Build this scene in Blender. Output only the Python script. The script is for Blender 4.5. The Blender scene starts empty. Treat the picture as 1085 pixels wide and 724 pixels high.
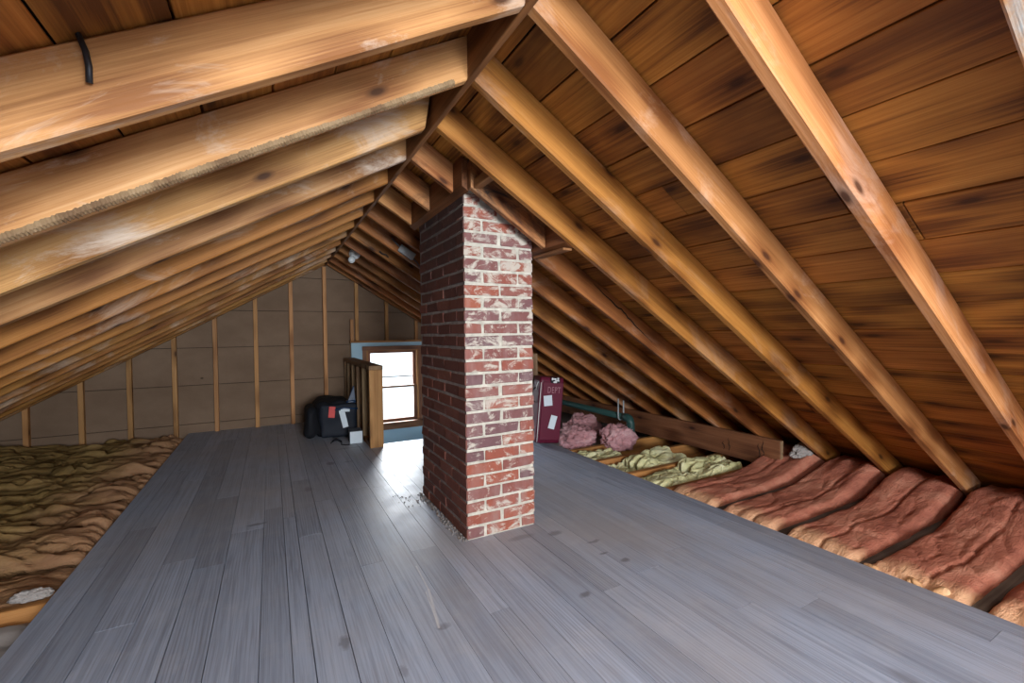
import bpy, bmesh, math, random
import mathutils
from mathutils import Vector, Matrix, noise
random.seed(7)
scn = bpy.context.scene
COL = scn.collection
TR, TL = 0.610, 0.575          # tangent of the two roof slopes
XR, ZR, ZL = 0.61, 1.965, 1.955
DV = 0.150                     # vertical depth of a rafter
AR, AL = math.atan(TR), math.atan(TL)
YFAR = 6.0
def under_r(x): return ZR - TR * (x - XR)
def under_l(x): return ZL - TL * (XR - x)
def deck(x): return (under_r(x) if x > XR else under_l(x)) + DV

# ------------------------------------------------------------------ materials
class NT:
    def __init__(s, name):
        s.m = bpy.data.materials.new(name); s.m.use_nodes = True
        s.t = s.m.node_tree; s.t.nodes.clear()
        s.out = s.n('ShaderNodeOutputMaterial')
    def n(s, typ, **kw):
        nd = s.t.nodes.new(typ)
        for k, v in kw.items(): setattr(nd, k, v)
        return nd
    def l(s, a, b): s.t.links.new(a, b)
    def put(s, sock, v):
        if isinstance(v, bpy.types.NodeSocket): s.l(v, sock)
        else: sock.default_value = v
    def math(s, op, a, b=0.0, c=None, clamp=False):
        nd = s.n('ShaderNodeMath', operation=op, use_clamp=clamp)
        s.put(nd.inputs[0], a); s.put(nd.inputs[1], b)
        if c is not None: s.put(nd.inputs[2], c)
        return nd.outputs[0]
    def vmath(s, op, a, b):
        nd = s.n('ShaderNodeVectorMath', operation=op)
        s.put(nd.inputs[0], a); s.put(nd.inputs[1], b)
        return nd.outputs[0]
    def vscale(s, a, f):
        nd = s.n('ShaderNodeVectorMath', operation='SCALE')
        s.put(nd.inputs[0], a); s.put(nd.inputs['Scale'], f); return nd.outputs[0]
    def obj(s): return s.n('ShaderNodeTexCoord').outputs['Object']
    def rnd(s): return s.n('ShaderNodeObjectInfo').outputs['Random']
    def attr(s, name): return s.n('ShaderNodeAttribute', attribute_name=name).outputs['Fac']
    def noise(s, vec, scale=1.0, detail=4.0, rough=0.55, dist=0.0):
        nd = s.n('ShaderNodeTexNoise'); s.put(nd.inputs['Vector'], vec)
        nd.inputs['Scale'].default_value = scale; nd.inputs['Detail'].default_value = detail
        nd.inputs['Roughness'].default_value = rough; nd.inputs['Distortion'].default_value = dist
        return nd.outputs['Fac']
    def voro(s, vec, scale=1.0, feature='F1', rnd=1.0):
        nd = s.n('ShaderNodeTexVoronoi', feature=feature); s.put(nd.inputs['Vector'], vec)
        nd.inputs['Scale'].default_value = scale; nd.inputs['Randomness'].default_value = rnd
        return nd
    def ramp(s, fac, stops, interp='LINEAR'):
        nd = s.n('ShaderNodeValToRGB'); s.put(nd.inputs[0], fac); cr = nd.color_ramp; cr.interpolation = interp
        while len(cr.elements) < len(stops): cr.elements.new(0.5)
        for e, (p, c) in zip(cr.elements, stops):
            e.position = p
            e.color = (c, c, c, 1) if isinstance(c, (int, float)) else (*c, 1)
        return nd.outputs[0]
    def mix(s, fac, a, b, mode='MIX'):
        nd = s.n('ShaderNodeMix', data_type='RGBA', blend_type=mode)
        s.put(nd.inputs[0], fac)
        for k, v in ((6, a), (7, b)):
            s.put(nd.inputs[k], (*v, 1) if isinstance(v, tuple) and len(v) == 3 else v)
        return nd.outputs[2]
    def bump(s, h, strength=0.3, dist=0.01):
        nd = s.n('ShaderNodeBump'); s.put(nd.inputs['Height'], h)
        nd.inputs['Strength'].default_value = strength; nd.inputs['Distance'].default_value = dist
        return nd.outputs[0]
    def done(s, color, rough=0.6, bump=None, metallic=0.0, spec=0.3):
        b = s.n('ShaderNodeBsdfPrincipled')
        s.put(b.inputs['Base Color'], (*color, 1) if isinstance(color, tuple) and len(color) == 3 else color)
        s.put(b.inputs['Roughness'], rough); b.inputs['Metallic'].default_value = metallic
        b.inputs['Specular IOR Level'].default_value = spec
        if bump is not None: s.l(bump, b.inputs['Normal'])
        s.l(b.outputs[0], s.out.inputs[0]); return s.m

def plain(name, col, rough=0.6, metallic=0.0, var=0.12, scale=30):
    t = NT(name); n = t.noise(t.obj(), scale, 5)
    c = t.mix(t.math('MULTIPLY', n, var * 2), col, tuple(x * 0.55 for x in col))
    return t.done(c, rough, t.bump(n, 0.08, 0.003), metallic)

def wood(name, dark, mid, light, axis='x', rough=0.5, smear=0.0, smear_col=(0.62, 0.52, 0.42), knots=1.0, use_tone=False, stain=0.3, gl=0.35):
    """lumber: grain runs along the local axis; knots, stains and optional chalky smears"""
    t = NT(name)
    o = t.obj()
    r = t.attr('tone') if use_tone else t.rnd()
    off = t.n('ShaderNodeCombineXYZ')
    t.put(off.inputs[0], t.math('MULTIPLY', r, 37.0)); t.put(off.inputs[1], t.math('MULTIPLY', r, 91.0)); t.put(off.inputs[2], t.math('MULTIPLY', r, 53.0))
    v = t.vmath('ADD', o, off.outputs[0])
    def sc(a, b):
        return t.vmath('MULTIPLY', v, {'x': (a, b, b), 'y': (b, a, b), 'z': (b, b, a)}[axis])
    sv = t.n('ShaderNodeSeparateXYZ'); t.l(v, sv.inputs[0]); ax = {'x': 0, 'y': 1, 'z': 2}[axis]
    kc = t.n('ShaderNodeCombineXYZ'); t.put(kc.inputs[0], t.math('MULTIPLY', sv.outputs[ax], 2.6))
    t.put(kc.inputs[1], t.math('MULTIPLY', t.math('ADD', sv.outputs[(ax + 1) % 3], sv.outputs[(ax + 2) % 3]), 6.5))
    kn = t.n('ShaderNodeTexVoronoi', voronoi_dimensions='2D', feature='F1'); t.put(kn.inputs['Vector'], kc.outputs[0]); kn.inputs['Scale'].default_value = 1.0
    kd = kn.outputs['Distance']
    warp = t.math('MULTIPLY', t.math('SUBTRACT', 1.0, t.math('MINIMUM', t.math('MULTIPLY', kd, 2.2), 1.0)), 0.5)
    g1 = t.noise(t.vmath('ADD', sc(0.7, 14.0), t.n('ShaderNodeCombineXYZ').outputs[0]), 1.6, 5, 0.6, 0.7)
    w = t.n('ShaderNodeTexWave', wave_type='BANDS', bands_direction='Y' if axis != 'y' else 'X')
    t.put(w.inputs['Vector'], sc(0.35, 9.0)); w.inputs['Scale'].default_value = 1.5; w.inputs['Distortion'].default_value = 9.0
    w.inputs['Detail'].default_value = 2.0; w.inputs['Detail Scale'].default_value = 0.7
    fine = t.noise(sc(2.5, 210.0), 1.0, 4, 0.65)
    g = t.math('ADD', t.math('MULTIPLY', g1, 0.87), t.math('ADD', t.math('MULTIPLY', w.outputs['Fac'], 0.13), t.math('MULTIPLY', t.math('SUBTRACT', fine, .5), 0.75)))
    g = t.math('ADD', g, warp)
    c = t.ramp(g, [(0.18, light), (0.5, mid), (0.92, dark)])
    st = t.ramp(t.noise(sc(1.1, 4.5), 1.0, 4, 0.6, 0.4), [(0.45, 0.0), (0.68, 1.0)])
    c = t.mix(t.math('MULTIPLY', st, stain), c, dark)
    # tone of the single board
    hv = t.n('ShaderNodeHueSaturation'); t.put(hv.inputs['Color'], c)
    t.put(hv.inputs['Value'], t.math('ADD', 0.84, t.math('MULTIPLY', r, 0.32)))
    t.put(hv.inputs['Hue'], t.math('ADD', 0.494, t.math('MULTIPLY', t.math('FRACT', t.math('MULTIPLY', r, 7.3)), 0.012)))
    c = hv.outputs[0]
    if smear > 0:
        sm = t.noise(sc(2.2, 6.0), 1.0, 8, 0.72, 1.2)
        big = t.noise(t.vmath('ADD', v, (3, 9, 4)), 1.7, 2)
        sm = t.ramp(t.math('ADD', t.math('MULTIPLY', sm, 0.62), t.math('MULTIPLY', big, 0.5)), [(0.585, 0.0), (0.70, 1.0)])
        c = t.mix(t.math('MULTIPLY', sm, smear), c, smear_col)
    if knots > 0:
        ring = t.ramp(kd, [(0.045, 1.0), (0.075, 0.5), (0.12, 0.0)])
        sepc = t.n('ShaderNodeSeparateColor'); t.l(kn.outputs['Color'], sepc.inputs[0])
        sel = t.math('GREATER_THAN', sepc.outputs[0], 0.62)
        c = t.mix(t.math('MULTIPLY', t.math('MULTIPLY', ring, sel), knots * 0.9), c, (dark[0] * 0.22, dark[1] * 0.18, dark[2] * 0.2))
    hgt = t.math('ADD', g1, t.math('MULTIPLY', fine, 0.6))
    rr = t.math('ADD', rough, t.math('MULTIPLY', fine, 0.18))
    return t.done(c, rr, t.bump(hgt, gl, 0.004))

M = {}
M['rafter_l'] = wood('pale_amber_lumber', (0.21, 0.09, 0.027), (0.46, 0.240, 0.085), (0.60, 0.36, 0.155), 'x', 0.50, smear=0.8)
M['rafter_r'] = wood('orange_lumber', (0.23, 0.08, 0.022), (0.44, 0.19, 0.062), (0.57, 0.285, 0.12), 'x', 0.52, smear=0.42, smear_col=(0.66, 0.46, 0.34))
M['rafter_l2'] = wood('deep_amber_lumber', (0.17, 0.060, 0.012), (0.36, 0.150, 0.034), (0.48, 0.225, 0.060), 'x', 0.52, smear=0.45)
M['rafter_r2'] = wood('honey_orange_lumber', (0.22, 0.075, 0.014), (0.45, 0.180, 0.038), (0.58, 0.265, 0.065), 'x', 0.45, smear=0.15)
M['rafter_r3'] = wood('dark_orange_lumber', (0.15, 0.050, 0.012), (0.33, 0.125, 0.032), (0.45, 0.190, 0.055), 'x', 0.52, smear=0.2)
M['painted'] = wood('paint_patched_lumber', (0.24, 0.09, 0.03), (0.46, 0.22, 0.08), (0.57, 0.31, 0.14), 'x', 0.5, smear=1.0, smear_col=(0.50, 0.56, 0.56))
M['char'] = wood('charred_lumber', (0.23, 0.08, 0.022), (0.44, 0.20, 0.07), (0.57, 0.30, 0.13), 'x', 0.6, smear=0.95, smear_col=(0.025, 0.02, 0.018))
M['deck'] = wood('dark_pine_sheathing', (0.13, 0.044, 0.009), (0.40, 0.160, 0.028), (0.54, 0.245, 0.052), 'y', 0.5, use_tone=True, stain=0.75, knots=0.8)
M['ridge'] = wood('brown_ridge_lumber', (0.09, 0.032, 0.011), (0.21, 0.080, 0.028), (0.29, 0.125, 0.05), 'y', 0.5, knots=0.3)
M['stud'] = wood('stud_lumber', (0.26, 0.12, 0.04), (0.46, 0.23, 0.085), (0.55, 0.3, 0.13), 'z', 0.55)
M['lum_x'] = wood('framing_lumber_across', (0.22, 0.09, 0.03), (0.40, 0.19, 0.07), (0.5, 0.27, 0.11), 'x', 0.55)
M['lum_y'] = wood('framing_lumber_along', (0.16, 0.065, 0.022), (0.30, 0.13, 0.05), (0.40, 0.20, 0.085), 'y', 0.55)
M['beam'] = wood('old_red_brown_lumber', (0.10, 0.032, 0.014), (0.21, 0.078, 0.035), (0.29, 0.12, 0.06), 'y', 0.6)
M['joist'] = wood('joist_lumber', (0.20, 0.085, 0.03), (0.38, 0.165, 0.05), (0.46, 0.22, 0.08), 'x', 0.6)
M['joist_grey'] = wood('dusty_grey_joist_lumber', (0.08, 0.065, 0.055), (0.16, 0.14, 0.12), (0.23, 0.21, 0.185), 'x', 0.75, knots=0.2)
M['oldwood'] = wood('dry_grey_brown_lumber', (0.15, 0.085, 0.045), (0.27, 0.175, 0.095), (0.36, 0.25, 0.15), 'z', 0.65)
M['trim'] = wood('stained_window_trim', (0.12, 0.05, 0.024), (0.24, 0.11, 0.055), (0.33, 0.16, 0.085), 'z', 0.45, knots=0)
M['trim_x'] = wood('stained_window_trim_across', (0.12, 0.05, 0.024), (0.24, 0.11, 0.055), (0.33, 0.16, 0.085), 'x', 0.45, knots=0)

def mat_floor():
    t = NT('worn_grey_painted_boards'); o = t.obj(); r = t.attr('tone')
    off = t.n('ShaderNodeCombineXYZ'); t.put(off.inputs[0], t.math('MULTIPLY', r, 47.0)); t.put(off.inputs[1], t.math('MULTIPLY', r, 83.0))
    v = t.vmath('ADD', o, off.outputs[0])
    sc = lambda a, b: t.vmath('MULTIPLY', v, (b, a, b))
    g = t.noise(sc(0.9, 26.0), 1.4, 4, 0.6, 1.0)
    w = t.n('ShaderNodeTexWave', wave_type='BANDS', bands_direction='X'); t.put(w.inputs['Vector'], sc(0.9, 10.0))
    w.inputs['Scale'].default_value = 2.4; w.inputs['Distortion'].default_value = 11.0; w.inputs['Detail'].default_value = 2.0; w.inputs['Detail Scale'].default_value = 0.6
    fine = t.noise(sc(3.0, 150.0), 1.0, 3)
    base = t.ramp(g, [(0.3, (0.36, 0.42, 0.53)), (0.5, (0.315, 0.37, 0.475)), (0.75, (0.20, 0.235, 0.305))])
    wl = t.ramp(w.outputs['Fac'], [(0.55, 0.0), (0.9, 1.0)])
    wsel = t.ramp(t.noise(v, 1.3, 3), [(0.42, 0.0), (0.62, 1.0)])
    base = t.mix(t.math('MULTIPLY', t.math('MULTIPLY', wl, wsel), 0.4), base, (0.15, 0.145, 0.155))
    base = t.mix(t.math('MULTIPLY', t.ramp(fine, [(0.5, 0.0), (0.68, 1.0)]), 0.33), base, (0.15, 0.15, 0.165))
    # worn through to brown wood here and there
    wear = t.ramp(t.noise(t.vmath('ADD', o, (2.1, 0.4, 0)), 0.62, 6, 0.62), [(0.44, 0.0), (0.66, 1.0)])
    base = t.mix(t.math('MULTIPLY', wear, 0.75), base, (0.345, 0.33, 0.335))
    dust = t.ramp(t.noise(o, 4.5, 8, 0.7), [(0.52, 0.0), (0.75, 1.0)])
    base = t.mix(t.math('MULTIPLY', dust, 0.25), base, (0.52, 0.52, 0.53))
    # small dark stains
    vo = t.voro(t.vmath('MULTIPLY', t.vmath('ADD', o, t.vscale(t.n('ShaderNodeTexNoise').outputs['Color'], 0.04)), (3.3, 1.7, 1)), 1.0)
    sp = t.n('ShaderNodeSeparateColor'); t.l(vo.outputs['Color'], sp.inputs[0])
    spot = t.math('MULTIPLY', t.ramp(vo.outputs['Distance'], [(0.05, 1.0), (0.11, 0.0)]), t.math('GREATER_THAN', sp.outputs[0], 0.72))
    base = t.mix(t.math('MULTIPLY', spot, 0.35), base, (0.08, 0.08, 0.09))
    # chosen marks: spots and two long white scratches
    sx = t.n('ShaderNodeSeparateXYZ'); t.l(o, sx.inputs[0]); X, Y = sx.outputs[0], sx.outputs[1]
    jit = t.math('MULTIPLY', t.math('SUBTRACT', t.noise(o, 30, 3), 0.5), 0.03)
    for (x, y, rx, ry, k) in ((0.206, 1.646, .022, .05, .75), (0.542, 1.554, .035, .02, .6), (0.352, 1.409, .02, .035, .5), (1.419, 1.683, .03, .012, .85), (1.462, 1.58, .03, .02, .85), (1.124, 1.454, .03, .02, .8), (0.42, 4.0, .04, .06, .8), (0.56, 3.98, .05, .02, .6), (-0.096, 2.93, .06, .02, .8), (0.62, 4.45, .14, .03, .5), (1.33, 1.98, .05, .03, .7), (1.45, 1.80, .05, .015, .7), (1.15, 2.03, .09, .03, .5)):
        dx = t.math('DIVIDE', t.math('ADD', t.math('SUBTRACT', X, x), jit), rx); dy = t.math('DIVIDE', t.math('ADD', t.math('SUBTRACT', Y, y), jit), ry)
        d = t.math('ADD', t.math('MULTIPLY', dx, dx), t.math('MULTIPLY', dy, dy))
        base = t.mix(t.math('MULTIPLY', t.ramp(d, [(0.2, 1.0), (1.0, 0.0)]), k * .8), base, (0.10, 0.10, 0.11))
    for (x1, y1, x2, y2, wd) in ((0.576, 2.023, 0.567, 1.81, .0035), (0.567, 1.81, 0.525, 1.557, .006), (0.552, 1.80, 0.525, 1.557, .0025)):
        dx, dy = x2 - x1, y2 - y1; ll = dx * dx + dy * dy
        px = t.math('SUBTRACT', X, x1); py = t.math('SUBTRACT', Y, y1)
        h = t.math('DIVIDE', t.math('ADD', t.math('MULTIPLY', px, dx), t.math('MULTIPLY', py, dy)), ll, clamp=True)
        ex = t.math('SUBTRACT', px, t.math('MULTIPLY', h, dx)); ey = t.math('SUBTRACT', py, t.math('MULTIPLY', h, dy))
        d = t.math('SQRT', t.math('ADD', t.math('MULTIPLY', ex, ex), t.math('MULTIPLY', ey, ey)))
        base = t.mix(t.math('MULTIPLY', t.ramp(t.math('DIVIDE', d, wd * 3), [(0.15, 1.0), (0.4, 0.0)]), t.math('ADD', 0.25, t.math('MULTIPLY', t.noise(o, 60, 2), 0.6))), base, (0.6, 0.6, 0.6))
    hv = t.n('ShaderNodeHueSaturation'); t.put(hv.inputs['Color'], base); t.put(hv.inputs['Value'], t.math('ADD', 0.86, t.math('MULTIPLY', r, 0.28)))
    rough = t.math('ADD', 0.34, t.math('MULTIPLY', t.noise(o, 7, 5), 0.28))
    hgt = t.math('ADD', t.math('MULTIPLY', g, 0.6), t.math('ADD', t.math('MULTIPLY', fine, 0.5), t.math('MULTIPLY', w.outputs['Fac'], -0.2)))
    return t.done(hv.outputs[0], rough, t.bump(hgt, 0.18, 0.003), spec=0.45)
M['floor'] = mat_floor()
M['gap'] = plain('dark_gap', (0.012, 0.009, 0.007), 0.9)

def mat_insul(name, a, b, c, edge, pale=0.5, rough=0.7, axis_edge=0.0, flip=1):
    """paper-faced or torn glass wool; mottled"""
    t = NT(name); o = t.obj()
    off = t.n('ShaderNodeCombineXYZ'); t.put(off.inputs[0], t.math('MULTIPLY', t.rnd(), 31.0)); t.put(off.inputs[1], t.math('MULTIPLY', t.rnd(), 17.0))
    v = t.vmath('ADD', o, off.outputs[0])
    n1 = t.noise(t.vmath('MULTIPLY', v, (2.0, 5.0, 5.0)), 1.3, 6, 0.6, 0.6)
    n2 = t.noise(v, 14, 6, 0.65)
    col = t.ramp(t.math('ADD', t.math('MULTIPLY', n1, 0.7), t.math('MULTIPLY', n2, 0.3)), [(0.32, a), (0.5, b), (0.68, c)])
    if axis_edge:
        sx = t.n('ShaderNodeSeparateXYZ'); t.l(o, sx.inputs[0])
        d = t.math('ADD', t.math('MULTIPLY', sx.outputs[0], flip), t.math('MULTIPLY', t.math('SUBTRACT', n1, 0.5), 0.35))
        col = t.mix(t.math('MULTIPLY', t.ramp(d, [(axis_edge * 0.4, 1.0), (min(0.99, axis_edge * 1.6), 0.0)]), pale), col, edge)
    return t.done(col, rough, t.bump(t.math('ADD', t.math('ADD', n2, n1), t.noise(t.vmath('MULTIPLY', v, (9.0, 26.0, 20.0)), 1.6, 5, 0.6, 1.5)), 0.75, 0.012), spec=0.25)
M['batt_r'] = mat_insul('red_brown_insulation_facing', (0.27, 0.085, 0.055), (0.43, 0.155, 0.098), (0.56, 0.26, 0.17), (0.62, 0.36, 0.20), 0.85, 0.62, 0.10)
M['batt_l'] = mat_insul('olive_brown_insulation_facing', (0.10, 0.060, 0.020), (0.21, 0.130, 0.043), (0.33, 0.21, 0.080), (0.36, 0.18, 0.105), 0.6, 0.65, 0.32, -1)
M['batt_y'] = mat_insul('pale_yellow_glass_wool', (0.36, 0.34, 0.14), (0.62, 0.60, 0.32), (0.78, 0.77, 0.52), (0.7, 0.7, 0.4), 0.3, 0.85)
M['batt_p'] = mat_insul('pink_glass_wool', (0.24, 0.105, 0.11), (0.48, 0.25, 0.265), (0.66, 0.44, 0.45), (0.6, 0.4, 0.4), 0.3, 0.85)
M['torn'] = mat_insul('torn_peach_glass_wool', (0.38, 0.17, 0.07), (0.58, 0.33, 0.16), (0.72, 0.50, 0.30), (0.7, 0.5, 0.3), 0.3, 0.85)

def mat_brick(name, sooty):
    t = NT(name); o = t.obj(); r = t.attr('tone')
    if not sooty:
        base = t.ramp(r, [(0.0, (0.36, 0.105, 0.065)), (0.25, (0.30, 0.085, 0.06)), (0.42, (0.25, 0.09, 0.078)), (0.6, (0.165, 0.088, 0.098)), (0.8, (0.22, 0.10, 0.10)), (1.0, (0.40, 0.125, 0.072))])
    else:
        base = t.ramp(r, [(0.0, (0.24, 0.085, 0.060)), (0.5, (0.16, 0.068, 0.056)), (1.0, (0.27, 0.105, 0.075))])  # left-face bricks: soot, plus shade put into the colour
    n = t.noise(o, 28, 6, 0.65)
    base = t.mix(t.math('MULTIPLY', n, 0.5), base, (0.055, 0.026, 0.02))
    if not sooty:
        sm = t.noise(t.vmath('MULTIPLY', o, (1.0, 1.0, 1.6)), 11, 9, 0.72, 0.6)
        sx = t.n('ShaderNodeSeparateXYZ'); t.l(o, sx.inputs[0])
        hi = t.ramp(t.math('DIVIDE', sx.outputs[2], 2.0), [(0.35, 0.0), (0.75, 0.055)])
        m = t.ramp(t.math('ADD', sm, hi), [(0.53, 0.0), (0.62, 0.9)])
        base = t.mix(m, base, (0.50, 0.46, 0.39))
        ef = t.ramp(t.noise(t.vmath('MULTIPLY', o, (2, 2, 0.7)), 5, 5), [(0.45, 0.0), (0.7, 0.35)])
        base = t.mix(ef, base, (0.33, 0.27, 0.26))
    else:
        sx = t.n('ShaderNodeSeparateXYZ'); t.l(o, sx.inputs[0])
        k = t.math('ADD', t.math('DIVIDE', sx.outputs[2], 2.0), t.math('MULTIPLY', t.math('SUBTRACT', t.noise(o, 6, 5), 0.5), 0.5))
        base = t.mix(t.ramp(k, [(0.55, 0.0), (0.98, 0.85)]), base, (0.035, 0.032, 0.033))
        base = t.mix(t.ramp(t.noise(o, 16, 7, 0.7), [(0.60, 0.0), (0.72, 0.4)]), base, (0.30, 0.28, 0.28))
    return t.done(base, 0.85, t.bump(t.noise(o, 70, 5, 0.7), 0.5, 0.004), spec=0.25)
def mat_mortar(name, a, b, sooty):
    t = NT(name); o = t.obj()
    n = t.noise(o, 18, 7, 0.7)
    c = t.ramp(n, [(0.3, a), (0.7, b)])
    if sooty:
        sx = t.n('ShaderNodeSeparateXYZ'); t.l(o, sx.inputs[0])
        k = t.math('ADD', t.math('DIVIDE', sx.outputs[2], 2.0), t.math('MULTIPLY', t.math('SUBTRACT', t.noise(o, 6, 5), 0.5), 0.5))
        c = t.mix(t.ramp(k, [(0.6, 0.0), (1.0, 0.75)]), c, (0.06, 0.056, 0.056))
    return t.done(c, 0.95, t.bump(t.noise(o, 60, 6, 0.7), 0.8, 0.006), spec=0.2)
M['brick'] = mat_brick('red_brick', False); M['brick_soot_shade'] = mat_brick('soot_shade_brick', True)
M['mortar'] = mat_mortar('pale_lime_mortar', (0.34, 0.32, 0.27), (0.62, 0.59, 0.51), False)
M['mortar_soot_shade'] = mat_mortar('soot_shade_mortar', (0.22, 0.20, 0.185), (0.44, 0.41, 0.39), True)  # left-face mortar, darker for soot and for painted-in shade

def mat_board():
    t = NT('brown_fibre_board'); o = t.obj()
    n = t.noise(t.vmath('MULTIPLY', o, (1.0, 1.0, 1.4)), 2.2, 6, 0.6); n2 = t.noise(o, 55, 4)
    c = t.ramp(n, [(0.3, (0.195, 0.128, 0.084)), (0.7, (0.265, 0.180, 0.122))])
    c = t.mix(t.math('MULTIPLY', n2, 0.25), c, (0.11, 0.08, 0.056))
    vo = t.voro(t.vmath('MULTIPLY', o, (3.2, 1.0, 4.9)), 1.0); sp = t.n('ShaderNodeSeparateColor'); t.l(vo.outputs['Color'], sp.inputs[0])
    k = t.math('MULTIPLY', t.ramp(vo.outputs['Distance'], [(0.035, 1.0), (0.06, 0.0)]), t.math('GREATER_THAN', sp.outputs[0], 0.55))
    c = t.mix(t.math('MULTIPLY', k, 0.8), c, (0.03, 0.02, 0.015))
    return t.done(c, 0.9, t.bump(n2, 0.15, 0.003), spec=0.15)
M['board'] = mat_board()
M['blue'] = plain('light_blue_painted_plaster', (0.42, 0.63, 0.76), 0.6, var=0.06, scale=6)
M['slate'] = plain('dark_slate_blue_backing', (0.10, 0.115, 0.14), 0.8)
M['white'] = plain('white_paint', (0.78, 0.78, 0.76), 0.5, var=0.05)
M['plaster'] = plain('grey_plaster', (0.30, 0.29, 0.27), 0.9)
M['black'] = plain('black_nylon', (0.008, 0.009, 0.013), 0.8, var=0.3, scale=120)
M['black2'] = plain('navy_black_nylon', (0.010, 0.014, 0.024), 0.7, var=0.3, scale=120)
M['navy'] = plain('blue_black_plastic', (0.012, 0.035, 0.085), 0.25)
M['purple'] = plain('violet_piping', (0.06, 0.055, 0.22), 0.5)
M['red'] = plain('red_tag', (0.55, 0.035, 0.03), 0.5)
M['tagw'] = plain('pale_blue_white_tag', (0.62, 0.70, 0.76), 0.5)
M['maroon'] = plain('maroon_vinyl', (0.115, 0.010, 0.030), 0.42, var=0.15, scale=14)
M['maroon2'] = plain('dark_maroon_vinyl', (0.075, 0.008, 0.024), 0.5, var=0.15, scale=14)
M['grey_print'] = plain('faded_pink_lettering', (0.33, 0.16, 0.19), 0.6)
M['ink'] = plain('dark_ink', (0.10, 0.12, 0.15), 0.7)
M['metal'] = plain('galvanised_metal', (0.40, 0.44, 0.46), 0.5, 0.1)
M['dmetal'] = plain('dark_iron', (0.035, 0.035, 0.04), 0.5, 0.6)
M['pipe'] = plain('dark_green_painted_pipe', (0.028, 0.075, 0.070), 0.4, var=0.2)
M['cable'] = plain('grey_cable_sheath', (0.13, 0.12, 0.12), 0.6)
M['ceramic'] = plain('white_porcelain', (0.72, 0.75, 0.76), 0.3, var=0.04)
M['bulb'] = plain('frosted_bulb_glass', (0.68, 0.74, 0.76), 0.15, var=0.03)
M['debris'] = plain('mortar_crumbs', (0.22, 0.20, 0.19), 0.95)
M['whitewool'] = plain('grey_white_glass_wool', (0.36, 0.33, 0.31), 0.9, var=0.3, scale=20)
def mat_glass():
    t = NT('window_glass'); a = t.n('ShaderNodeBsdfTransparent'); b = t.n('ShaderNodeBsdfGlossy')
    a.inputs[0].default_value = (0.95, 0.97, 0.98, 1); b.inputs['Roughness'].default_value = 0.03
    mx = t.n('ShaderNodeMixShader'); mx.inputs[0].default_value = 0.06
    t.l(a.outputs[0], mx.inputs[1]); t.l(b.outputs[0], mx.inputs[2]); t.l(mx.outputs[0], t.out.inputs[0]); return t.m
M['glass'] = mat_glass()

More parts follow.
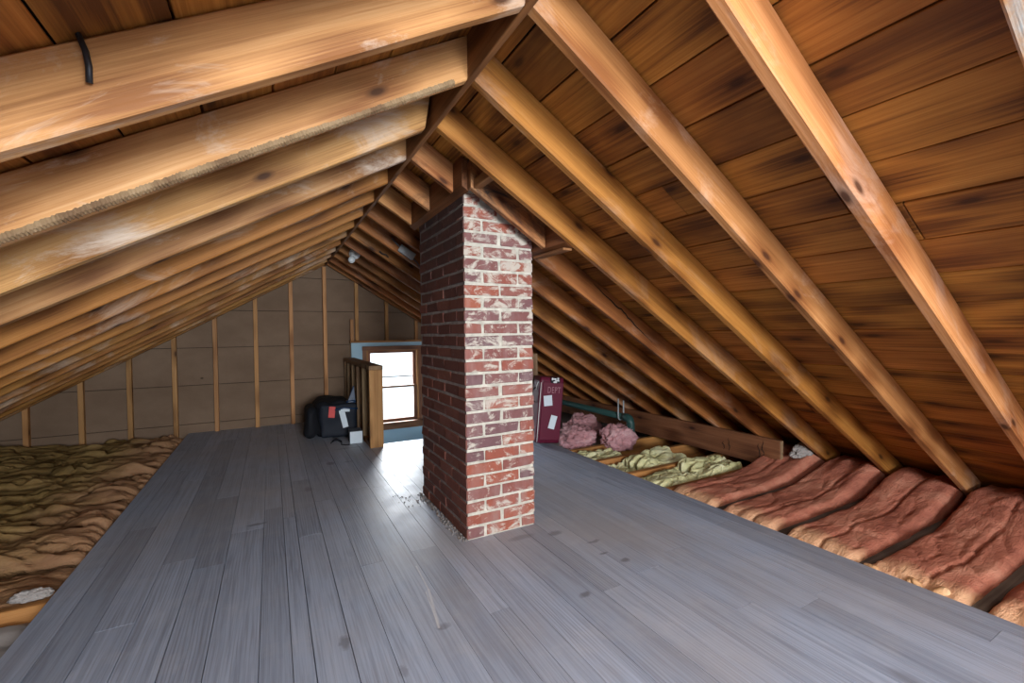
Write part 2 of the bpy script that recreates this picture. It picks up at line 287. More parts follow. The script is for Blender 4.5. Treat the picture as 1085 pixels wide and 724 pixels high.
# ------------------------------------------------------------------ mesh helpers
class MB:
    def __init__(s): s.v = []; s.f = []; s.mi = []; s.tone = []; s.mats = []; s.sm = []
    def slot(s, m):
        if m not in s.mats: s.mats.append(m)
        return s.mats.index(m)
    def add(s, vs, fs, m, tone=0.5, smooth=False):
        b = len(s.v); s.v += [tuple(v) for v in vs]; k = s.slot(m)
        for f in fs: s.f.append([i + b for i in f]); s.mi.append(k); s.tone.append(tone); s.sm.append(smooth)
    def box(s, x0, x1, y0, y1, z0, z1, m, tone=0.5, jit=0.0, mtx=None):
        vs = [Vector((x, y, z)) for x in (x0, x1) for y in (y0, y1) for z in (z0, z1)]
        if jit: vs = [v + Vector([random.uniform(-jit, jit) for _ in range(3)]) for v in vs]
        if mtx: vs = [mtx @ v for v in vs]
        s.add(vs, [(0, 1, 3, 2), (4, 6, 7, 5), (0, 4, 5, 1), (2, 3, 7, 6), (0, 2, 6, 4), (1, 5, 7, 3)], m, tone)
    def bbox(s, x0, x1, y0, y1, z0, z1, m, r=0.004, tone=0.5, mtx=None, jit=0.0, smooth=False):
        """box with chamfered edges"""
        r = min(r, (x1 - x0) * .45, (y1 - y0) * .45, (z1 - z0) * .45)
        bm = bmesh.new(); bmesh.ops.create_cube(bm, size=1)
        for v in bm.verts:
            v.co = Vector(((x0 + x1) / 2 + v.co.x * (x1 - x0), (y0 + y1) / 2 + v.co.y * (y1 - y0), (z0 + z1) / 2 + v.co.z * (z1 - z0)))
            if jit: v.co += Vector([random.uniform(-jit, jit) for _ in range(3)])
        bmesh.ops.bevel(bm, geom=bm.edges[:], offset=r, segments=2 if smooth else 1, affect='EDGES', profile=0.5)
        bm.verts.index_update()
        s.add([(mtx @ v.co) if mtx else v.co for v in bm.verts], [[v.index for v in f.verts] for f in bm.faces], m, tone, smooth); bm.free()
    def tube(s, pts, r, m, n=10, closed=False, caps=True, tone=0.5):
        pts = [Vector(p) for p in pts]; N = len(pts); vs = []; fs = []
        up = Vector((0.13, 0.21, 0.97))
        for i, p in enumerate(pts):
            d = (pts[min(i + 1, N - 1)] - pts[max(i - 1, 0)]).normalized()
            a = d.cross(up); a = a.normalized() if a.length > 1e-4 else d.orthogonal().normalized(); b = d.cross(a)
            rr = r[i] if isinstance(r, (list, tuple)) else r
            for k in range(n):
                t = 2 * math.pi * k / n; vs.append(p + (a * math.cos(t) + b * math.sin(t)) * rr)
        for i in range(N - 1):
            for k in range(n): fs.append((i * n + k, i * n + (k + 1) % n, (i + 1) * n + (k + 1) % n, (i + 1) * n + k))
        if caps: fs.append(list(range(n))[::-1]); fs.append([(N - 1) * n + k for k in range(n)])
        s.add(vs, fs, m, tone, True)
    def lathe(s, prof, m, n=18, mtx=None):
        vs = []; fs = []; N = len(prof)
        for (r, z) in prof:
            for k in range(n):
                t = 2 * math.pi * k / n; v = Vector((r * math.cos(t), r * math.sin(t), z)); vs.append(mtx @ v if mtx else v)
        for i in range(N - 1):
            for k in range(n): fs.append((i * n + k, i * n + (k + 1) % n, (i + 1) * n + (k + 1) % n, (i + 1) * n + k))
        fs.append(list(range(n))[::-1]); fs.append([(N - 1) * n + k for k in range(n)])
        s.add(vs, fs, m, 0.5, True)
    def poly_prism(s, pts, y0, y1, m, tone=0.5):
        """polygon in XZ extruded along Y"""
        n = len(pts); vs = [(x, y0, z) for x, z in pts] + [(x, y1, z) for x, z in pts]
        s.add(vs, [list(range(n)), [n + i for i in range(n)][::-1]] + [(i, n + i, n + (i + 1) % n, (i + 1) % n) for i in range(n)], m, tone)
    def rounded(s, size, r, m, mtx, seg=10, bulge=0.0, wob=0.0, seed=0):
        """soft rounded box"""
        sx, sy, sz = [d / 2 for d in size]; vs = {}; V = []; F = []
        def vert(p):
            k = tuple(round(c, 5) for c in p)
            if k not in vs:
                q = Vector(p); h = Vector((q.x * sx, q.y * sy, q.z * sz)); inn = Vector((max(-sx + r, min(sx - r, h.x)), max(-sy + r, min(sy - r, h.y)), max(-sz + r, min(sz - r, h.z))))
                d = h - inn; w = inn + d.normalized() * r if d.length > 1e-6 else h
                bl = (1 - q.x ** 2) * (1 - q.y ** 2) + (1 - q.y ** 2) * (1 - q.z ** 2) + (1 - q.x ** 2) * (1 - q.z ** 2)
                w = w * (1 + bulge * bl)
                if wob: w += noise.noise_vector(w * 7 + Vector((seed, seed * 2, 0))) * wob
                vs[k] = len(V); V.append(mtx @ w)
            return vs[k]
        for ax in range(3):
            for sg in (-1, 1):
                for i in range(seg):
                    for j in range(seg):
                        q = []
                        for (a, b) in ((i, j), (i + 1, j), (i + 1, j + 1), (i, j + 1)):
                            p = [0, 0, 0]; p[ax] = sg; p[(ax + 1) % 3] = -1 + 2 * a / seg; p[(ax + 2) % 3] = -1 + 2 * b / seg; q.append(vert(p))
                        F.append(q if sg > 0 else q[::-1])
        s.add(V, F, m, 0.5, True)
    def build(s, name, parent=None, mtx=None, loc=None):
        me = bpy.data.meshes.new(name)
        vs = s.v
        if loc is not None: vs = [(v[0] - loc[0], v[1] - loc[1], v[2] - loc[2]) for v in vs]
        me.from_pydata(vs, [], s.f); me.update()
        for m in s.mats: me.materials.append(M[m])
        me.polygons.foreach_set('material_index', s.mi); me.polygons.foreach_set('use_smooth', s.sm)
        a = me.attributes.new('tone', 'FLOAT', 'FACE'); a.data.foreach_set('value', s.tone)
        bm = bmesh.new(); bm.from_mesh(me); bmesh.ops.recalc_face_normals(bm, faces=bm.faces); bm.to_mesh(me); bm.free()
        o = bpy.data.objects.new(name, me); COL.objects.link(o)
        if parent is not None: o.parent = parent
        if mtx is not None: o.matrix_world = mtx
        if loc is not None: o.location = loc
        return o
def tag(o, label, cat, group=None):
    o['label'] = label; o['category'] = cat
    if group: o['group'] = group
    return o
def struct(o): o['kind'] = 'structure'; return o
def empty(name, loc, label, cat, group=None, rot=0):
    o = bpy.data.objects.new(name, None); COL.objects.link(o); o.location = loc; o.rotation_euler[2] = rot; o.empty_display_size = 0.1
    return tag(o, label, cat, group)
ORD = ['nearest', 'second', 'third', 'fourth', 'fifth', 'sixth', 'seventh', 'eighth', 'ninth', 'tenth', 'eleventh', 'twelfth', 'thirteenth', 'fourteenth', 'fifteenth', 'sixteenth']

# ------------------------------------------------------------------ rafters
def frame(side, x0):
    """local frame: x down the slope, z up out of the roof"""
    a = AR if side > 0 else AL
    c, s = math.cos(a), math.sin(a)
    z = under_r(x0) if side > 0 else under_l(x0)
    d = Vector((side * c, 0, -s)); n = Vector((side * s, 0, c)); y = n.cross(d)
    return Matrix(((d.x, y.x, n.x, x0), (d.y, y.y, n.y, 0), (d.z, y.z, n.z, z), (0, 0, 0, 1))), a
def rafter(side, y_back, x_start, x_end, mat, name='rafter', th=0.04, seed=0, plumb_end=False, clip=False, sag=0.006, dv=DV):
    rnd = random.Random(seed)
    m4, a = frame(side, x_start)
    m4[1][3] = y_back - th / 2
    dep = dv * math.cos(a); L = abs(x_end - x_start) / math.cos(a); b = 0.005
    N = 26; h = th / 2
    sec = [(-h + b, 0), (h - b, 0), (h, b), (h, dep - b), (h - b, dep), (-h + b, dep), (-h, dep - b), (-h, b)]
    vs, fs = [], []
    for i in range(N + 1):
        f = i / N
        for (y, z) in sec:
            x = f * L
            k0 = -z * math.tan(a)                     # plumb cut at the ridge end
            if clip and z < 0.03 and i == 0: k0 += 0.035 - z
            x0 = k0; x1 = L + (-z * math.tan(a) if plumb_end else 0)
            x = x0 + (x1 - x0) * f
            q = noise.noise(Vector((f * L * 1.3, seed * 7.1, z * 9 + y * 30)))
            q2 = noise.noise(Vector((f * L * 0.8, seed * 3.7 + 50, 0)))
            edge = min(1.0, min(f, 1 - f) * 8)
            bottom = 1.0 - z / dep
            vs.append((x, y + (q * 0.0025 + q2 * sag * 0.7) * edge, z + q * 0.003 * edge * bottom))
    for i in range(N):
        for k in range(8): fs.append((i * 8 + k, i * 8 + (k + 1) % 8, (i + 1) * 8 + (k + 1) % 8, (i + 1) * 8 + k))
    fs.append(tuple(range(8))); fs.append(tuple(N * 8 + k for k in range(8))[::-1])
    mb = MB(); mb.add(vs, fs, mat)
    return mb.build(name, mtx=m4)
XTAIL_R, XTAIL_L = 3.80, -2.72
YB = [0.276 + 0.386 * k for k in range(15)] + [5.975]
for k, y in enumerate(YB):
    wall = k == 15
    if k >= 1:
        where = {2: ', widest, with grey chalk marks', 3: ', with a ragged lower edge', 4: ', with a clipped ridge corner'}.get(k, '')
        lab = ('last left-slope rafter, lying against the far gable wall' if wall else
               'left-slope rafter cut off by the top left corner of the photo' if k == 1 else
               f'{ORD[k-2]} full rafter of the left roof slope from the camera' + where)
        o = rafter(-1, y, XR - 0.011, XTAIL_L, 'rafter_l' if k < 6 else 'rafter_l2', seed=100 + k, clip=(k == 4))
        tag(o, lab, 'rafter', 'rafters of the left roof slope')
        if k == 3:      # torn saw marks along the lower front edge: one continuous toothed strip
            mb = MB(); vs = []; fs = []; rg = random.Random(9); n_ = 420
            for i in range(n_ + 1):
                x_ = .05 + 1.75 * i / n_; d_ = (.004 + rg.random() * .006) if i % 2 else .0008
                vs += [(x_, .0205, .013 + rg.random() * .004), (x_, .0212 + d_ * .25, .004 - d_ * .6), (x_, .012, -.0015 - d_ * .6)]
            for i in range(n_): b = i * 3; fs += [(b, b + 3, b + 4, b + 1), (b + 1, b + 4, b + 5, b + 2), (b, b + 2, b + 5, b + 3)]
            mb.add(vs, fs, 'oldwood'); e_ = mb.build('ragged_edge'); e_.parent = o; e_['label'] = 'ragged saw-torn lower edge'
    lab = ('last right-slope rafter, lying against the far gable wall' if wall else
           'right-slope rafter cut off by the top right corner of the photo' if k == 0 else
           f'{ORD[k-1]} full rafter of the right roof slope counting from the camera' if k < 5 else
           f'{ORD[k-8].replace("nearest", "first")} right-slope rafter beyond the three cut at the chimney')
    if k in (5, 6, 7):
        w = {5: 'beside the chimney, split along its face', 6: 'behind the chimney, first beyond the split one', 7: 'behind the chimney, second beyond the split one'}[k]
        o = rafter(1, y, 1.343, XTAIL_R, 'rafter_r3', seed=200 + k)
        tag(o, 'cut right-slope rafter ' + w, 'rafter', 'rafters of the right roof slope')
        w = {5: 'nearest of three above the chimney, charred black', 6: 'middle one of three above the chimney', 7: 'farthest of three above the chimney'}[k]
        s_ = rafter(1, y, XR + 0.011, 0.842, 'char', name='rafter_stub', seed=230 + k, plumb_end=True, clip=False, sag=0)
        tag(s_, 'rafter stub from ridge to header, ' + w, 'rafter stub', 'rafter stubs cut off at the chimney')
        if k == 5:      # the crack in the cracked rafter is a dark jagged split, part of that rafter
            mb = MB(); pts = []
            for i in range(26):
                f = i / 25; xl = 0.42 + 0.62 * f
                zc = 0.105 - 0.062 * f + 0.010 * noise.noise(Vector((f * 9, 3, 1))) + (0.012 if 10 < i < 14 else 0)
                wd = 0.0045 * math.sin(math.pi * min(1, f * 1.02)) + 0.0006
                pts.append((xl, zc, wd))
            vs = []; fs = []
            for (xl, zc, wd) in pts: vs += [(xl, -0.0232, zc - wd), (xl, -0.0232, zc + wd), (xl, -0.016, zc)]
            for i in range(25):
                b = i * 3; fs += [(b, b + 3, b + 4, b + 1), (b + 1, b + 4, b + 5, b + 2), (b + 2, b + 5, b + 3, b)]
            mb.add(vs, fs, 'gap'); c_ = mb.build('split'); c_.parent = o
    else:
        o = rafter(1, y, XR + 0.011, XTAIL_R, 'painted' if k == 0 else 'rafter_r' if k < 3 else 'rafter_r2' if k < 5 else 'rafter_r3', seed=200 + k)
        tag(o, lab, 'rafter', 'rafters of the right roof slope')

# trimmer in front of the chimney, headers, blocks
o = rafter(1, 2.045, 0.872, 1.300, 'char', name='trimmer', seed=301, plumb_end=True, sag=0)
tag(o, 'short sloping trimmer board across the top of the chimney front', 'trimmer')
def header(x0, x1, y0, y1, name, label, zoff=0.0, h=0.145):
    mb = MB(); xs = ((x0, under_r(x0) + zoff), (x1, under_r(x1) + zoff), (x1, under_r(x1) + zoff + h), (x0, under_r(x0) + zoff + h))
    mb.poly_prism([(p[0], p[1]) for p in xs], y0, y1, 'ridge'); return tag(mb.build(name, loc=(x0, y0, under_r(x0))), label, 'header')
header(0.845, 0.880, 2.052, 3.0, 'header_board', 'dark header board the rafter stubs butt into, over the sooty chimney side')
header(1.302, 1.342, 1.823, 3.0, 'header_board', 'header board right of the chimney top where cut rafters start')
mb = MB(); mb.bbox(0.885, 0.925, 1.822, 2.003, under_r(0.885) + 0.004, under_r(0.885) + 0.05, 'lum_y', 0.003)
tag(mb.build('blocking', loc=(0.9, 1.9, 1.8)), 'small slanting wood block above the chimney front corner', 'blocking')
mb = MB(); mb.bbox(1.29, 1.345, 1.825, 2.11, under_r(1.345) - 0.014, under_r(1.345) - 0.002, 'lum_y', 0.002)
tag(mb.build('lath', loc=(1.3, 1.9, 1.5)), 'thin lath from chimney right edge to the rafter beside it', 'lath')

# ridge board
mb = MB(); mb.bbox(XR - 0.0105, XR + 0.0105, -3.0, 5.99, 1.945, 2.10, 'ridge', 0.002)
tag(mb.build('ridge_board'), 'thin dark ridge board running the whole length under the peak', 'ridge board')

# ------------------------------------------------------------------ roof sheathing (ceiling)
def sheathing(side, name):
    m4, a = frame(side, XR)
    mb = MB(); ca = math.cos(a); dep = DV * ca
    pitch = 0.1565 / ca if side > 0 else 0.162 / ca
    s0 = (1.136 - XR) / ca if side > 0 else (XR + 0.078) / ca
    smin = -dep * math.tan(a); s0 = s0 - pitch * math.ceil((s0 - smin) / pitch)
    smax = 3.86 / ca if side > 0 else 3.95 / ca
    s = s0; rnd = random.Random(11 + side)
    while s < smax:
        sb = max(s, smin); y = -3.0 - rnd.random() * 2
        while y < 6.12:
            yl = min(y + rnd.choice((2.32, 2.70, 3.09, 3.47)), 6.12)
            ya = max(y, -3.0)
            if yl > ya:
                yy0, yy1 = (ya, yl) if side > 0 else (-yl, -ya)
                g = 0.0018 + rnd.random() * 0.0014; dz = rnd.random() * 0.004
                mb.bbox(sb + g, s + pitch - g, yy0 + .0015, yy1 - .0015, dep + dz + 0.0005, dep + 0.02 + dz, 'deck', 0.002, rnd.random())
            y = yl
        s += pitch
    yy0, yy1 = (-3.0, 6.12) if side > 0 else (-6.12, 3.0)
    mb.box(smin, smax, yy0, yy1, dep + 0.026, dep + 0.05, 'gap')
    return struct(mb.build(name, mtx=m4))
sheathing(1, 'ceiling_right'); sheathing(-1, 'ceiling_left')

# ------------------------------------------------------------------ floor
FX0, FX1 = -0.835, 2.385
seams = [-.835, -.72, -.60, -.478, -.345, -.216, -.058, .040, .106, .225, .345, .452, .59, .724, .810, .895, 1.03, 1.2, 1.30, 1.42, 1.566, 1.68, 1.80, 1.93, 2.05, 2.17, 2.29, 2.385]
mb = MB(); rf = random.Random(3)
HX0, HX1, HY0 = 0.935, 1.96, 4.435       # stair opening
for a, b in zip(seams, seams[1:]):
    y = -3 - rf.random() * 1.5
    while y < 6.0:
        y2 = min(y + rf.uniform(1.0, 2.6), 6.05)
        spans = [(max(y, -3.0), y2)]
        if b > HX0 + 0.02 and a < HX1 - 0.02: spans = [(max(y, -3.0), min(y2, HY0))]
        for (p, q) in spans:
            if q - p > 0.02:
                g = 0.0006 + rf.random() ** 2 * 0.0012
                mb.box(a + g, b - g, p + .0008, q - .0008, -0.022, -rf.random() * 0.0004, 'floor', rf.random())
        y = y2
for (x0, x1, y0, y1) in ((FX0, FX1, -3.0, HY0 - .03), (FX0, HX0 - .03, HY0 - .03, 6.05), (HX1 + .03, FX1, HY0 - .03, 6.05)):
    mb.box(x0 + .01, x1 - .01, y0, y1, -0.05, -0.024, 'gap')
struct(mb.build('floor'))
mb = MB(); mb.box(-3.9, FX0 + .2, -3, 6.1, -0.19, -0.16, 'plaster'); mb.box(FX1 - .2, 4.6, -3, 6.1, -0.19, -0.16, 'plaster')
struct(mb.build('floor_lower'))
# stairwell shell
mb = MB(); mb.box(HX0 - .03, HX0, HY0, 6.0, -2.4, -0.05, 'blue'); struct(mb.build('wall_stair_left'))
mb = MB(); mb.box(HX1, HX1 + .03, HY0, 6.0, -2.4, -0.05, 'blue'); struct(mb.build('wall_stair_right'))
mb = MB(); mb.box(HX0 - .03, HX1 + .03, HY0 - .03, HY0, -2.4, -0.05, 'blue'); struct(mb.build('wall_stair_front'))
mb = MB()
for i in range(9): mb.bbox(HX0, HX1, HY0 + i * 0.17, HY0 + (i + 1) * 0.17 + .02, -2.4, -0.42 - i * 0.2, 'lum_x', 0.005)
struct(mb.build('floor_stair'))

# ------------------------------------------------------------------ far gable wall
WX0, WX1 = 0.905, 1.99
def band(mb, z0, z1, xa=None, xb=None, y0=6.055, y1=6.075, g=0.003, m='board'):
    """part of the gable between two heights, cut to the roof"""
    z0 += g; z1 -= g
    def xl(z): return max(XR - (ZL + DV - z) / TL, -3.0)
    def xr(z): return min(XR + (ZR + DV - z) / TR, 4.1)
    za = min(z1, 2.10)
    P = []
    L0, L1, R0, R1 = xl(z0), xl(za), xr(z0), xr(za)
    if xa is not None: L0 = max(L0, xa); L1 = max(L1, xa)
    if xb is not None: R0 = min(R0, xb); R1 = min(R1, xb)
    if R0 - L0 < 0.01: return
    P = [(L0, z0), (R0, z0)]
    if R1 > L1 + 1e-3: P += [(R1, za), (L1, za)]
    else: P += [((L1 + R1) / 2, za)]
    mb.poly_prism(P, y0, y1, m, random.random())
mb = MB()
zs = [-0.3, 0.10, 0.535, 0.954, 1.378, 1.790, 2.13]
for z0, z1 in zip(zs, zs[1:]):
    if z1 < 0.98: band(mb, z0, z1, None, WX0); band(mb, z0, z1, WX1, None)
    elif z0 < 0.98:
        band(mb, z0, z1, None, WX0); band(mb, 0.985, z1, WX0, WX1); band(mb, z0, z1, WX1, None)
    elif z0 < 1.5: band(mb, z0, z1, None, None)
    else: band(mb, z0, z1, None, 0.245 if z0 > 1.7 else None); (z0 > 1.7) and band(mb, z0, z1, 0.249, 0.995); (z0 > 1.7) and band(mb, z0, z1, 0.999, None)
zb = [-0.3, 0.0, .33, .66, .98, 1.3, 1.6, 1.85, 2.13]
for z0, z1 in zip(zb, zb[1:]):
    if z1 < 1: band(mb, z0, z1, None, WX0, 6.078, 6.10, -.002, 'gap'); band(mb, z0, z1, WX1, None, 6.078, 6.10, -.002, 'gap')
    else: band(mb, z0, z1, None, None, 6.078, 6.10, -.002, 'gap')
struct(mb.build('wall_far'))
# studs
SX = [-2.111, -1.708, -1.324, -.939, -.562, -.161, .215, .594, .979, 1.362, 1.765, 2.16, 2.55, 2.94]
names = ['leftmost short stud on the far gable wall, under the left eave'] + [f'{w} stud from the left on the far gable wall' for w in ORD[1:6]] + ['seventh stud from the left on the far gable wall, just above the bag', 'tall centre stud of the far gable wall, under the ridge', 'stud above the window header, first right of the centre stud', 'stud above the window header, second right of the centre stud', 'stud above the window header beside the chimney', 'far gable wall stud just right of the stairwell', 'far gable wall stud behind the maroon suitcase', 'far gable wall stud nearest the right eave']
for i, x in enumerate(SX):
    mb = MB(); w = 0.021
    top = min((under_r(p) if p > XR else under_l(p)) for p in (x - w, x + w)) + (0.10 if i != 7 else 0.0)
    zb = 1.003 if 8 <= i <= 10 else 0.0 if -0.83 < x else -0.155
    mb.bbox(x - w, x + w, 5.977 if i == 7 else 6.0, 6.053, zb, top, 'stud', 0.002)
    tag(mb.build('stud', loc=(x, 6.02, zb)), names[i], 'stud', 'studs of the far gable wall')
mb = MB(); mb.bbox(0.892, 0.930, 5.962, 5.998, 1.003, 1.278, 'stud', 0.002)
tag(mb.build('stud', loc=(0.91, 5.98, 1.0)), 'short stub stud standing on the left end of the window header', 'stud', 'studs of the far gable wall')
mb = MB(); mb.bbox(0.885, 2.01, 5.955, 6.054, 0.975, 1.002, 'lum_x', 0.002)
tag(mb.build('window_header', loc=(0.885, 6, 0.98)), 'long horizontal header board over the window, studs standing on it', 'header')
# blue window wall
OX0, OX1, OZ0, OZ1 = 1.093, 1.775, -0.10, 0.872
mb = MB()
mb.box(WX0, OX0, 6.0, 6.09, -2.4, 0.974, 'blue'); mb.box(OX1, WX1, 6.0, 6.09, -2.4, 0.974, 'blue')
mb.box(OX0, OX1, 6.0, 6.09, -2.4, OZ0, 'blue'); mb.box(OX0, OX1, 6.0, 6.09, OZ1, 0.974, 'blue')
struct(mb.build('wall_window'))
# window
win = bpy.data.objects.new('window_1', None); COL.objects.link(win); win.location = (1.434, 6.0, -0.1); struct(win)
win['label'] = 'double-hung wooden window low in the far gable wall'
def wpart(name, mb, par):
    o = mb.build(name); o.parent = par; o.matrix_parent_inverse = Matrix.Translation(-Vector(win.location)); return o
mb = MB()
mb.bbox(1.040, OX0 - .006, 5.978, 5.999, -0.115, 0.925, 'trim', 0.003); mb.bbox(OX1 + .006, 1.832, 5.978, 5.999, -0.115, 0.925, 'trim', 0.003)
mb.bbox(1.036, 1.836, 5.974, 5.999, 0.872, 0.925, 'trim_x', 0.003); wpart('casing', mb, win)
mb = MB(); mb.bbox(OX0 - .006, OX0 + .014, 5.985, 6.09, OZ0, OZ1, 'stud', 0.002); mb.bbox(OX1 - .014, OX1 + .006, 5.985, 6.09, OZ0, OZ1, 'stud', 0.002); mb.bbox(OX0, OX1, 5.985, 6.09, OZ1 - .014, OZ1 + .006, 'lum_x', 0.002); wpart('jamb', mb, win)
mb = MB(); mb.bbox(1.02, 1.85, 5.925, 6.09, -0.125, -0.098, 'trim_x', 0.004); wpart('sill', mb, win)
mb = MB(); mb.bbox(1.04, 1.832, 5.972, 5.999, -0.198, -0.126, 'trim_x', 0.003); wpart('apron', mb, win)
def sash(z0, z1, y, label):
    mb = MB(); x0, x1 = OX0 + .016, OX1 - .016; w = .04
    mb.bbox(x0, x0 + w, y, y + .03, z0, z1, 'trim', .003); mb.bbox(x1 - w, x1, y, y + .03, z0, z1, 'trim', .003)
    mb.bbox(x0 + w, x1 - w, y, y + .03, z0, z0 + .035, 'trim_x', .003); mb.bbox(x0 + w, x1 - w, y, y + .03, z1 - .028, z1, 'trim_x', .003)
    s_ = wpart('sash', mb, win); s_['label'] = label
    mb = MB(); mb.box(x0 + w, x1 - w, y + .012, y + .016, z0 + .035, z1 - .028, 'glass'); wpart('pane', mb, s_)
    return s_
s1 = sash(-0.096, 0.385, 6.008, 'lower sash'); s2 = sash(0.355, 0.856, 6.046, 'upper sash')
mb = MB(); mb.bbox(1.36, 1.46, 5.996, 6.03, 0.386, 0.396, 'dmetal', .003); mb.tube([(1.385, 6.0, .398), (1.41, 5.993, .405), (1.44, 5.995, .402)], .007, 'dmetal', 8); wpart('sash_lock', mb, s1)
mb = MB(); mb.bbox(OX0 + .014, OX1 - .014, 6.083, 6.093, 0.493, 0.511, 'metal', .002); o = wpart('storm_rail', mb, win); o['label'] = 'metal rail of the storm window'

# half wall beside the stair opening
hw = empty('half_wall', (0.87, 5.1, 0), 'open-studded low half wall with wide end post, left of the window', 'half wall')
def hpart(name, mb, label=None, par=hw):
    o = mb.build(name); o.parent = par; o.matrix_parent_inverse = Matrix.Translation(-Vector(hw.location))
    if label: o['label'] = label
    return o
mb = MB(); mb.bbox(0.806, 0.932, 4.318, 4.356, 0, 0.745, 'stud', .003); hpart('end_post', mb, 'wide pale end board')
mb = MB(); mb.bbox(0.803, 0.934, 4.312, 5.97, 0.746, 0.786, 'oldwood', .003); hpart('top_plate', mb)
mb = MB(); mb.bbox(0.81, 0.90, 4.357, 5.97, 0.0, 0.036, 'lum_y', .003); hpart('bottom_plate', mb)
for y in (4.72, 5.05, 5.38, 5.72):
    mb = MB(); mb.bbox(0.81, 0.90, y, y + .04, .037, .745, 'oldwood', .003); hpart('stud', mb)
mb = MB(); mb.bbox(0.81, 0.905, 5.93, 5.97, .037, .745, 'oldwood', .003); hpart('stud', mb)
mb = MB(); mb.box(0.912, 0.933, 4.357, 5.975, -0.04, .745, 'slate'); hpart('back_panel', mb, 'dark slate-blue panel closing the stair side')

# near gable wall (behind the camera) with a window opening
mb = MB()
for z0, z1 in zip(zs, zs[1:]):
    for (xa, xb) in ((None, -0.3), (1.5, None)): band(mb, z0, z1, xa, xb, -3.04, -3.0, 0)
band(mb, -0.3, 0.25, -0.3, 1.5, -3.04, -3.0, 0); band(mb, 1.55, 2.13, -0.3, 1.5, -3.04, -3.0, 0)
struct(mb.build('wall_near'))

# ------------------------------------------------------------------ neighbour's siding seen through the window
mb = MB()
for i in range(46):
    z0 = -3.0 + i * 0.13
    vs = [(-4, 9.0, z0), (7.5, 9.0, z0), (7.5, 9.03, z0), (-4, 9.03, z0), (-4, 9.022, z0 + .13), (7.5, 9.022, z0 + .13), (7.5, 9.04, z0 + .13), (-4, 9.04, z0 + .13)]
    mb.add(vs, [(0, 1, 5, 4), (0, 3, 2, 1), (2, 3, 7, 6), (4, 5, 6, 7), (0, 4, 7, 3), (1, 2, 6, 5)], 'white')
tag(mb.build('neighbour_wall', loc=(1.7, 9, -3)), 'white clapboard house wall seen through the window', 'wall')

# ------------------------------------------------------------------ chimney
def chimney():
    X0, X1, Y0, Y1 = 0.883, 1.297, 2.133, 2.912
    CH, J = 0.0677, 0.0135
    rb = random.Random(5); mb = MB()
    e = 0.005
    def topz(x): return deck(x) - 0.004
    # mortar core: sloped top
    P = [(X0 + e, -0.003), (X1 - e, -0.003), (X1 - e, topz(X1)), (X0 + e, topz(X0 + e))]
    n = 4; ya, yb = Y0 + e, Y1 - e
    vs = [(x, ya, z) for x, z in P] + [(x, yb, z) for x, z in P]
    mb.add(vs, [(0, 1, 2, 3), (7, 6, 5, 4), (1, 5, 6, 2), (3, 2, 6, 7)], 'mortar'); mb.add([vs[0], vs[3], vs[7], vs[4]], [(0, 1, 2, 3)], 'mortar_soot_shade')
    def brick(x0, x1, y0, y1, z0, z1, m):
        if z1 > topz(x1): return
        mb.bbox(x0, x1, y0, y1, z0, z1, m, 0.0035, rb.random(), jit=0.003)
    D = 0.095
    for c in range(29):
        z0 = c * CH + 0.004; z1 = z0 + CH - J
        fa, fb = X0 + 0.001, X1
        # front and back rows: running bond
        if c % 2: xs = [(fa, fa + .2), (fa + .2 + J, fb)]
        else: xs = [(fa, fa + .098), (fa + .098 + J, fa + .098 + J + .2), (fa + .098 + 2 * J + .2, fb)]
        for i, (a, b) in enumerate(xs):
            s = rb.uniform(-.005, .005) if i < len(xs) - 1 else 0
            brick(a + (0 if i == 0 else rb.uniform(-.003, .003)), b + s, Y0 + rb.uniform(-.0015, .0015), Y0 + D, z0, z1, 'brick')
            if a > X0 + .1: brick(a, b, Y1 - D, Y1, z0, z1, 'brick')
        # side rows
        y = Y0 + D + J if c % 2 else Y0 + D + J
        ys = []
        first = True
        y = Y0 + (D if c % 2 else .2) + J
        while y < Y1 - .03:
            y2 = min(y + .2, Y1 - .001)
            if Y1 - y2 < .03: y2 = Y1 - .001
            ys.append((y, y2)); y = y2 + J
        for (a, b) in ys:
            brick(X0 - rb.uniform(0, .0015), X0 + D, a, b, z0, z1, 'brick_soot_shade'); brick(X1 - D, X1, a, min(b, Y1 - D - J), z0, z1, 'brick') if a < Y1 - D - J - .04 else None
        # soot- and shade-darkened skin on the side end of the corner bricks
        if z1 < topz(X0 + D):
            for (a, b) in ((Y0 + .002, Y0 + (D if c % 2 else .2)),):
                mb.bbox(X0 - .0025, X0 + .007, a, b, z0 + .002, z1 - .002, 'brick_soot_shade', .001, rb.random())
    return tag(mb.build('chimney', loc=(X0, Y0, 0)), 'red brick chimney, soot- and shade-darkened left side and white-smeared front, standing mid floor', 'chimney')
chimney()
mb = MB(); rd = random.Random(21)
for i in range(210):
    if i < 170: x = 0.883 - abs(rd.gauss(0, .018)) - .004; y = rd.uniform(2.12, 2.93)
    else: x = 0.86 - abs(rd.gauss(0, .09)); y = 2.86 + rd.gauss(0, .10)
    s_ = rd.uniform(.002, .008) * (1 if i < 170 else .55)
    mt = Matrix.Translation((x, y, s_ * .4)) @ mathutils.Euler((rd.random() * 3, rd.random() * 3, rd.random() * 3)).to_matrix().to_4x4()
    mb.box(-s_, s_, -s_ * .8, s_ * .8, -s_ * .5, s_ * .5, 'debris', jit=s_ * .3, mtx=mt)
o = tag(mb.build('mortar_rubble', loc=(0.87, 2.5, 0)), 'crumbs of fallen mortar on the floor along the chimney left side', 'rubble'); o['kind'] = 'stuff'

